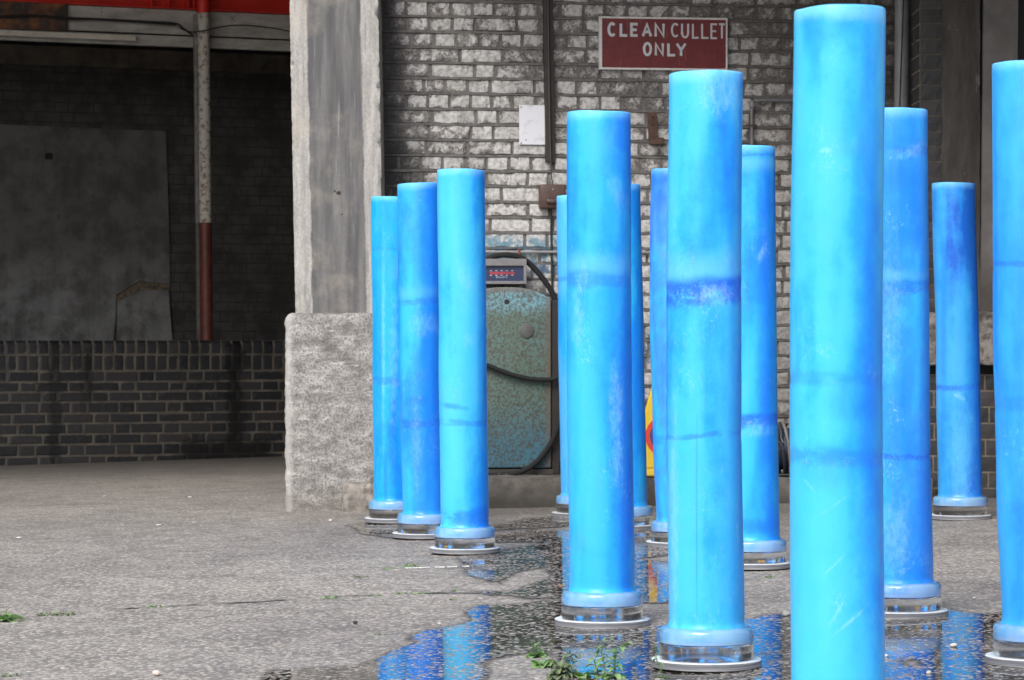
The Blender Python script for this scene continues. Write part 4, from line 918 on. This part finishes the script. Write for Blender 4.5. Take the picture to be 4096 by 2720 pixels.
def column(n, d, vtop, cl, seams=(), bands=(), caps=None, lt=LT, md=MD, dp=DP, bias=0, frost=.5, dia=.225, marks=(), label='', shims=False, bulge=0):
    """cl: list of (v, u centre) down the column in photograph pixels"""
    ztop = 1 + (1360 - vtop) * (d - .10) / F
    C_ = sorted([(1 - (v - 1360) / F * d, (u - 2048) / F * d) for v, u in cl])
    xb = C_[0][1]; zg_ = gz(xb) - (0 if shims else .0055)
    root = empty('ice_column', (xb, d, zg_), label, 'ice column', 'blue ice columns standing in the yard')
    H = ztop - zg_
    def off(z):
        Z = z + zg_
        if Z <= C_[0][0]: return 0, 0
        for (za_, xa), (zc, xc) in zip(C_, C_[1:]):
            if Z <= zc:
                t = (Z - za_) / (zc - za_); t = t * t * (3 - 2 * t) if len(C_) > 2 else t
                return xa + (xc - xa) * t - xb, 0
        return C_[-1][1] - xb, 0
    r = dia / 2; tilt = random.Random(n).uniform(-.004, .004)
    prof = [(r + .010, .0795), (r + .010, .118), (r + .006, .126), (r + .0045, .129), (r + .0015, .136), (r, .145)]
    N = 90
    for i in range(1, N): prof.append((r * (1.008 - .018 * i / N), .145 + (H - .145 - .012) * i / N))
    rt = r * .99
    prof += [(rt - .0004, H - .006), (rt - .0016, H - .003), (rt - .004, H - .001), (rt - .008, H), (rt * .6, H + .001), (rt * .1, H + .001)]
    sz = [s[0] for s in seams]
    def wob(r_, z_, a):
        k = .0011 * ns(math.cos(a) * .8, math.sin(a) * .8 + n * 7, z_ * 2.2, 1) * 2 + .0006 * ns(math.cos(a) * 2, math.sin(a) * 2, z_ * 8 + n, 1)
        for s0_ in sz: k -= .0016 * math.exp(-((z_ - s0_) / .015) ** 2)
        zz = z_ + (math.cos(a) * tilt + .0025 * ns(math.cos(a) * 1.5, math.sin(a) * 1.5, n, 1)) * (1 if z_ > H - .03 else 0)
        return (r_ + k if z_ > .15 and r_ > .05 else r_), zz
    bm = bmesh.new(); lathe(bm, prof, xb, d, zg_, 72, off, wob)
    sh_ = obj('shaft', bm, mat_ice('ice_%02d' % n, n, lt, md, dp, seams, caps if caps else (H - .045, H - .005, .4), bands, bias, frost, marks), root)
    R1 = .1415 if dia < .23 else .146
    bm = bmesh.new(); lathe(bm, [(R1 - .004, .0792), (R1 - .001, .081), (R1, .085), (R1, .112), (R1 - .003, .120), (R1 - .009, .1255), (R1 - .018, .1275), (r + .004, .128)], xb, d, zg_, 72)
    obj('collar', bm, m_coll, root)
    bm = bmesh.new(); lathe(bm, [(R1 - .004, .0312), (R1 - .0015, .0325), (R1, .036), (R1, .074), (R1 - .0015, .077), (R1 - .003, .0785)], xb, d, zg_, 72)
    obj('clear_disc', bm, m_clear, root)
    bm = bmesh.new(); lathe(bm, [(.1635, .007), (.165, .0085), (.165, .0285), (.1635, .030)], xb, d, zg_, 72)
    obj('base_plate', bm, m_ply, root)
    for k in range(5):
        a = k * 1.2566 + n; px, py = xb + .12 * math.cos(a), d + .12 * math.sin(a) * 1.0
        if shims:
            bm = bmesh.new(); wbox(bm, (px - .016, py - .02, gz(px) + .0005), (px + .016, py + .02, zg_ + .0069)); obj('shim', bm, m_shim, root, smooth=False)
    return root
LTc = (.05, .49, .94)
def zc(d, v): return 1 - (v - 1360) / F * d
def sv(d, L, x=0): return [(1 - (v - 1360) / F * d - gz(x), w_, s) for v, w_, s in L]
column(1, 16.42, 785, [(2060, 1578), (1400, 1572), (785, 1565)], sv(16.42, [(1525, .03, .5), (1000, .015, .3)], -.66), lt=(.015, .43, .93), md=(.008, .36, .93), dp=(.006, .24, .90), bias=-.01, frost=.6, marks=[(-.058, 1.0, .008, .5, 0, .5, 'w'), (-.045, .22, .009, .16, 0, .8, 'd'), (.0, .9, .02, .3, 0, .4, 'w'), (-.09, .8, .02, .9, 0, .5, 'd')], label='thin looking vivid blue ice column at the far left of the row against the concrete plinth', shims=True)
column(2, 15.1, 730, [(2100, 1700), (1400, 1685), (730, 1677)], sv(15.1, [(1205, .02, .5), (1690, .035, .7)], -.45), sv(15.1, [(1170, .06, .35)], -.45), bias=.045, md=(.025, .33, .93), marks=[(.085, .8, .04, 1.2, 0, .6, 'd'), (0, 1.08, .06, .05, 0, .4, 'w'), (-.03, .70, .05, .02, 10, .7, 'd'), (-.04, .45, .02, .2, 0, .3, 'w')], label='deeper blue ice column second from the left with a dark seam at mid height', shims=True)
column(3, 13.97, 675, [(2150, 1859), (1350, 1850), (675, 1844)], sv(13.97, [(1690, .02, .45), (2070, .05, .6)], -.2), lt=(.055, .50, .95), bias=-.035, marks=[(.095, .7, .025, .9, 0, .6, 'd'), (.07, .20, .05, .022, 12, .8, 'd'), (-.05, .69, .05, .012, -8, .7, 'd'), (0, 1.3, .03, .06, 20, .35, 'w'), (.02, 1.0, .02, .03, 0, .4, 'w')], label='light cyan ice column third from the left in front of the fuel dispenser', shims=True)
column(4, 10.36, 441, [(2470, 2409), (1500, 2398), (900, 2396), (441, 2395)], sv(10.36, [(1115, .035, .45)], .3), sv(10.36, [(1060, .07, .5)], .3), bias=-.01, dp=(.012, .24, .95), frost=.9, marks=[(.078, .62, .017, .62, 0, .85, 'd'), (.045, .78, .018, .12, 0, .6, 'w'), (.05, .60, .014, .08, 0, .5, 'w'), (-.085, 1.08, .014, .10, 0, .5, 'w'), (-.07, 1.22, .012, .05, 0, .55, 'w'), (.05, 1.5, .02, .06, 25, .35, 'w')], label='bright cyan ice column in the middle foreground with frosty speckles and a faint seam')
column(5, 8.96, 280, [(2650, 2826), (1600, 2816), (1100, 2815), (280, 2824)], sv(8.96, [(1165, .058, 1.0), (1740, .012, .6)], .58), sv(8.96, [(1080, .08, .6)], .58), lt=LTc, bias=-.045, marks=[(-.036, .45, .0035, .42, 0, .55, 'd'), (.04, 1.72, .05, .06, 20, .6, 'w'), (.02, 1.12, .04, .03, 0, .8, 'w'), (-.10, .4, .008, .35, 0, .5, 'w'), (.09, .7, .02, .9, 0, .45, 'd')], label='pale cyan ice column below the sign with a broad dark blue band at mid height', frost=.7, shims=True)
column(6, 7.25, 18, [(2720, 3352), (2000, 3347), (1200, 3345), (18, 3359)], sv(7.25, [(1820, .03, .45), (1510, .02, .3)], .79), sv(7.25, [(60, .03, .4)], .79), lt=LTc, bias=-.02, frost=.8, marks=[(-.012, .34, .0045, .045, -28, .75, 'w'), (.018, .315, .005, .062, -50, .75, 'w'), (-.075, .635, .004, .035, 40, .55, 'w'), (-.01, .60, .004, .06, -55, .5, 'w'), (.062, 1.1, .022, .65, 0, .5, 'd'), (.03, .85, .05, .05, 0, .35, 'd'), (-.04, 1.44, .012, .006, 0, .7, 'w'), (-.02, .45, .0035, .05, -45, .45, 'w'), (-.03, .68, .05, .05, 0, .35, 'd')], label='tallest and nearest ice column with its base cut off by the bottom of the photo')
column(7, 10.52, 430, [(2440, 3604), (1500, 3590), (430, 3583)], sv(10.52, [(1145, .03, .6), (1815, .012, .9), (600, .02, .5)], 1.37), sv(10.52, [(1100, .03, .3)], 1.37), bias=.035, md=(.03, .32, .94), frost=1, marks=[(.08, .6, .022, .8, 0, .55, 'd'), (-.03, 1.55, .05, .05, 20, .5, 'd'), (.03, 1.64, .05, .02, 20, .5, 'w'), (-.03, .3, .04, .12, 0, .5, 'w'), (-.05, 1.1, .03, .2, 0, .35, 'w')], label='mid blue ice column half hidden behind the right side of the tallest one')
column(8, 15.93, 729, [(2040, 3841), (1500, 3832), (729, 3814)], sv(15.93, [(1545, .02, .8)], 2.36), lt=(.045, .36, .78), md=(.025, .27, .74), dp=(.012, .13, .58), bias=.02, dia=.232, frost=.7, marks=[(.098, .8, .04, 1.2, 0, .95, 'd'), (-.02, .66, .022, .010, -30, .7, 'w'), (-.10, 1.0, .012, .4, 0, .6, 'd'), (0, .3, .05, .3, 0, .2, 'w')], label='dull darker blue ice column standing alone in front of the brick pier')
column(9, 8.94, 240, [(2600, 4163), (1900, 4137), (1300, 4124), (240, 4118)], sv(8.94, [(1060, .012, .7), (1620, .03, .3)], 1.56), bias=.03, lt=(.04, .40, .95), md=(.03, .32, .94), marks=[(-.02, 1.0, .006, .3, 0, .4, 'w'), (-.05, .45, .04, .12, 0, .7, 'd'), (-.03, .3, .005, .12, -10, .5, 'w')], label='ice column at the right edge of the photo cut by the frame', frost=.6)
column(10, 16.73, 779, [(2050, 2325), (1300, 2312), (779, 2306)], sv(16.73, [(1110, .02, .5)], .35), lt=(.07, .43, .95), bias=-.02, label='far ice column showing as a sliver left of the speckled middle column')
column(11, 15.58, 733, [(2080, 2503), (1400, 2490), (733, 2476)], bias=.02, md=(.012, .28, .88), lt=(.02, .40, .92), label='far ice column showing as a sliver right of the speckled middle column')
column(12, 14.22, 672, [(2160, 2722), (1700, 2706), (1300, 2694), (900, 2693), (672, 2698)], sv(14.22, [(730, .02, .5), (1760, .03, .4)], .77), bias=.05, md=(.05, .30, .93), dp=(.03, .19, .88), marks=[(-.03, .7, .008, .25, -12, .6, 'd'), (.0, 1.1, .01, .15, 10, .4, 'w')], label='bluish far ice column showing just left of the banded column and beside the yellow cone')
column(13, 12.77, 580, [(2240, 3014), (1500, 3003), (580, 2996)], sv(12.77, [(1680, .04, .9), (625, .008, .5)], .98), sv(12.77, [(660, .05, .5)], .98), bias=.0, marks=[(.05, .95, .035, .7, 0, .6, 'd'), (0, .19, .09, .03, 0, .8, 'd'), (0, .60, .05, .03, 0, .5, 'w'), (.03, 1.35, .012, .04, -20, .5, 'w')], label='ice column between the banded column and the tallest column with a dark smudged joint', shims=True)

# ------------------------------------------------------------------ weeds, tufts and pebbles
def mat_leaf(name, a, b):
    m = M(name); c = m.mix(m.rng(m.noise(m.obj(), 18, 4, .6), .35, .65), a, b); m.set(col=c, rough=.55)
    tr = m.t.nodes.new('ShaderNodeBsdfTranslucent'); m.put(tr.inputs[0], c); mx = m.t.nodes.new('ShaderNodeMixShader'); mx.inputs[0].default_value = .25
    m.t.links.new(m.b.outputs[0], mx.inputs[1]); m.t.links.new(tr.outputs[0], mx.inputs[2]); m.t.links.new(mx.outputs[0], m.out.inputs[0]); return m.m
leaf_a = mat_leaf('leaf_green', (.15, .28, .09), (.28, .44, .19)); leaf_b = mat_leaf('leaf_dull', (.12, .17, .09), (.24, .29, .17)); stem_m = mat_leaf('stem_green', (.15, .22, .09), (.26, .33, .16)); stem_b = mat_leaf('stem_dry', (.20, .16, .11), (.30, .25, .18))
def leaf(bm, p, dirv, L, wd, droop, rnd, n=6):
    dirv = dirv.normalized(); side = dirv.cross(Vector((0, 0, 1)))
    if side.length < .1: side = Vector((1, 0, 0))
    side.normalize(); side = (side + Vector((0, 0, rnd.uniform(-.5, .5)))).normalized(); prev = None
    for i in range(n + 1):
        t = i / n; q = p + dirv * L * t + Vector((0, 0, -droop * L * t * t))
        w_ = 1.45 * wd * math.sin(math.pi * min(1, .12 + t * .88)) ** .8 * (1 if t < 1 else 0) + .0003
        fold = Vector((0, 0, w_ * .35))
        cur = (bm.verts.new(q - side * w_ + fold), bm.verts.new(q), bm.verts.new(q + side * w_ + fold))
        if prev:
            bm.faces.new((prev[0], prev[1], cur[1], cur[0])); bm.faces.new((prev[1], prev[2], cur[2], cur[1]))
        prev = cur
def tall_weed(base, h, lean, nst, nlf, lm, sm, label, seed, ll=.03, wd=.005, rosette=4, curl=.4, name='weed', group=None):
    rnd = random.Random(seed); root = empty(name, base, label, 'weed', group)
    bs = bmesh.new(); bl = bmesh.new()
    for k in range(nst):
        hh = h * (1 if k == 0 else rnd.uniform(.55, .95)); a = rnd.uniform(0, 6.28); tx, ty = math.cos(a) * rnd.uniform(.1, .3) * hh + lean * hh, math.sin(a) * .15 * hh
        b0 = base + Vector((rnd.uniform(-.012, .012) * nst ** .5, rnd.uniform(-.012, .012), -.002))
        pts = [b0 + Vector((tx * t * t + .006 * math.sin(t * 7 + k), ty * t * t, hh * t)) for t in [i / 8 for i in range(9)]]
        if curl: pts.append(pts[-1] + Vector((.02 * curl * rnd.choice((-1, 1)), 0, .004))); pts.append(pts[-1] + Vector((.008 * rnd.choice((-1, 1)), 0, -.018 * curl)))
        tube(bs, pts, [.0022 * (1 - .7 * i / len(pts)) for i in range(len(pts))], 6)
        nlf2 = int(nlf * 1.7)
        for i in range(nlf2):
            t = .06 + .94 * i / nlf2; p = pts[min(8, int(t * 8))].lerp(pts[min(9 if len(pts) > 9 else 8, int(t * 8) + 1)], (t * 8) % 1)
            a = i * 2.4 + k + rnd.uniform(-.4, .4); L = ll * 1.15 * rnd.uniform(.6, 1.25) * (1.2 - .55 * t)
            leaf(bl, p, Vector((math.cos(a), math.sin(a), rnd.uniform(.2, 1.0))), L, wd * rnd.uniform(.7, 1.2), rnd.uniform(.3, .9), rnd)
    for i in range(rosette):
        a = i * 6.283 / rosette + rnd.uniform(-.3, .3); leaf(bl, base + Vector((0, 0, .003)), Vector((math.cos(a), math.sin(a), rnd.uniform(.15, .5))), ll * rnd.uniform(1, 1.7), wd * 1.7, .35, rnd)
    obj('stem', bs, sm, root); obj('leaves', bl, lm, root, keep=True)
    return root
def atg(u, v): return G(u, v)
def hpx(u, v, px): return px * G(u, v).y / F
wg = 'weeds in the wet asphalt in front of the middle column'
tall_weed(atg(2400, 2712), hpx(2400, 2712, 160), -.15, 2, 9, leaf_a, stem_m, 'tall green weed with a drooping tip just left of its leafy neighbour', 1, .034, .0042, 4, 1.0, group=wg)
tall_weed(atg(2462, 2716), hpx(2462, 2716, 150), .1, 1, 16, leaf_a, stem_m, 'leafy upright green weed at the bottom between the two middle columns', 2, .036, .0055, 5, .6, group=wg)
tall_weed(atg(2215, 2712), hpx(2215, 2712, 175), -.05, 1, 8, leaf_b, stem_b, 'dry brown stalked weed rising behind the wilted clump', 3, .016, .003, 3, .3, group=wg)
tall_weed(atg(2270, 2712), hpx(2270, 2712, 120), .12, 3, 8, leaf_b, stem_m, 'wilted grey green weed clump with curled leaves at the bottom edge', 4, .026, .005, 9, .8, group=wg)
tall_weed(atg(2225, 2718), hpx(2225, 2718, 60), .0, 3, 9, leaf_b, stem_m, 'low tangled dark weed at the foot of the wilted clump', 14, .030, .006, 10, .5, group=wg)
tall_weed(atg(2145, 2628), hpx(2145, 2628, 62), .12, 1, 5, leaf_a, stem_m, 'flat rosette weed with one short stalk left of the wilted clump', 5, .030, .008, 11, .2, group=wg)
tall_weed(atg(2170, 2668), hpx(2170, 2668, 18), 0, 1, 4, leaf_a, stem_m, 'broad leaved low green weed below the flat rosette', 6, .034, .010, 7, 0, group=wg)
tall_weed(atg(2320, 2712), hpx(2320, 2712, 22), 0, 1, 4, leaf_a, stem_m, 'bright green low leaves at the bottom edge right of the wilted clump', 7, .026, .008, 7, 0, group=wg)
tall_weed(atg(2650, 2716), hpx(2650, 2716, 135), -.12, 1, 7, leaf_a, stem_m, 'thin weed stalk standing in front of the banded column base', 8, .026, .0028, 2, .5, group=wg)
tall_weed(atg(2560, 2716), hpx(2560, 2716, 36), .05, 1, 3, leaf_b, stem_b, 'short dead brown stalk at the bottom left of the banded column', 9, .010, .002, 0, .3, group=wg)
tall_weed(atg(35, 2486), hpx(35, 2486, 52), -.02, 1, 2, leaf_a, stem_m, 'bright green broad leaved weed in the crack at the left edge', 10, .045, .010, 6, 0)
tg = 'small tufts growing in the slab cracks'
def tuft(u, v, wpx, hpx_, lab, seed, mt=leaf_a, n=26):
    b = G(u, v); rnd = random.Random(seed); bm = bmesh.new(); wd = wpx * b.y / F; h = hpx_ * b.y / F
    for i in range(n):
        p = b + Vector((rnd.uniform(-.5, .5) * wd, rnd.uniform(-.02, .02), .001)); a = rnd.uniform(0, 6.28)
        leaf(bm, p, Vector((math.cos(a), math.sin(a), rnd.uniform(.5, 2.2))), h * rnd.uniform(.5, 1.2), .0032, rnd.uniform(.1, .8), rnd, 3)
    tag(obj('grass_tuft', bm, mt, keep=True), lab, 'grass tuft', tg)
tuft(225, 2462, 150, 24, 'wide ragged dull tuft in the crack beside the left edge weed', 1, leaf_b, 60)
tuft(620, 2430, 62, 18, 'small bright green sprig alone in the crack on the left', 2, leaf_a, 18)
tuft(40, 2706, 60, 16, 'dull tuft at the bottom left corner', 3, leaf_b, 24)
tuft(1318, 2394, 60, 12, 'mossy green tuft at the left end of the middle crack', 4)
tuft(1500, 2384, 70, 8, 'low green moss line in the middle crack left of the long moss strip', 5)
tuft(1660, 2376, 150, 9, 'long strip of green moss in the middle of the crack', 6, leaf_a, 50)
tuft(1445, 2310, 60, 12, 'brownish green tuft on the short upper crack', 7, leaf_b)
tuft(1560, 2276, 50, 10, 'green tuft left of the white chalk line', 8)
tuft(1642, 2270, 60, 24, 'taller green tuft touching the left end of the white chalk line', 9)
tuft(1815, 2365, 20, 10, 'tiny green tuft left of the crack fork', 10, leaf_a, 12)
tuft(1815, 2400, 40, 10, 'sparse dry tuft below the crack fork', 11, leaf_b, 18)
tuft(2255, 2345, 30, 8, 'small tuft beside the wet strip left of the speckled column', 12, leaf_b, 14)
tuft(3075, 2312, 22, 14, 'small green sprig in the crack left of the tallest column', 13, leaf_a, 12)
tuft(1510, 2540, 60, 8, 'faint sparse tuft above the front puddle', 14, leaf_b, 16)
# chalk mark
bm = bmesh.new(); a, b = G(1622, 2275), G(1878, 2268)
for i in range(26):
    t = i / 26; p = a.lerp(b, t)
    if ns(t * 9, 1, 2) > -.32:
        L_ = (b - a) / 26; wbox(bm, (p.x, p.y - .014, gz(p.x) + .002), (p.x + L_.x * .92, p.y + .014, gz(p.x) + .0055))
tag(obj('chalk_mark', bm, simple('chalk', (.62, .62, .62), .9), smooth=False), kind='structure')
def pebble(u, v, r, col, lab, name='pebble', seed=0, flat=.6):
    p = G(u, v); bm = bmesh.new(); r *= .78; bmesh.ops.create_icosphere(bm, subdivisions=2, radius=r)
    for q in bm.verts:
        q.co *= 1 + .25 * ns(q.co.x, q.co.y, q.co.z + seed, 1.1 / r); q.co.z *= flat; q.co += Vector((p.x, p.y, gz(p.x) + .004 + r * flat * .7))
    tag(obj(name, bm, simple('stone_%d' % seed, col, .8, .15, 30), smooth=False), lab, 'pebble', 'loose stones on the yard')
WH = (.62, .59, .54)
for i, a_ in enumerate([(625, 2704, .017, (.60, .50, .44), 'pinkish chip of stone at the bottom left of the yard'), (1420, 2498, .012, (.06, .055, .05), 'dark grey pebble in the dry asphalt centre left'),
    (1758, 2502, .010, WH, 'white pebble just above the blue puddle edge'), (1322, 2088, .014, WH, 'white stone in front of the pillar foot'), (1230, 2043, .012, (.45, .20, .10), 'orange brick chip at the pillar foot'),
    (3815, 2592, .015, WH, 'round cream pebble in the puddle right of the tallest column'), (3543, 2632, .010, WH, 'small cream pebble in the puddle touching the tallest column'), (3715, 2700, .010, WH, 'small pale pebble in the puddle near the bottom right'),
    (3146, 2468, .020, (.30, .29, .28), 'grey stone on the puddle rim left of the tallest column'), (75, 2155, .018, (.7, .7, .72), 'flat white scrap on the ground at far left', ), (418, 1988, .015, (.7, .7, .72), 'tiny white scrap near the dock, leftmost'),
    (760, 1992, .018, (.7, .7, .72), 'tiny white scrap nearer the pillar on the dusty ground'), (712, 2052, .016, (.45, .25, .12), 'small rusty brown flake on the dusty ground'), (635, 2104, .018, (.66, .66, .7), 'flat white scrap in the middle of the dusty ground'),
    (775, 2092, .010, (.7, .7, .72), 'white speck of stone right of the middle scrap'), (2245, 2350, .014, (.30, .2, .12), 'brown curled flake by the wet strip', ), (3897, 2398, .008, WH, 'pale chip on dry ground above the right puddle')]):
    pebble(a_[0], a_[1], a_[2], a_[3], a_[4], seed=i, flat=.28 if 'flat' in a_[4] or 'scrap' in a_[4] or 'flake' in a_[4] else .62)
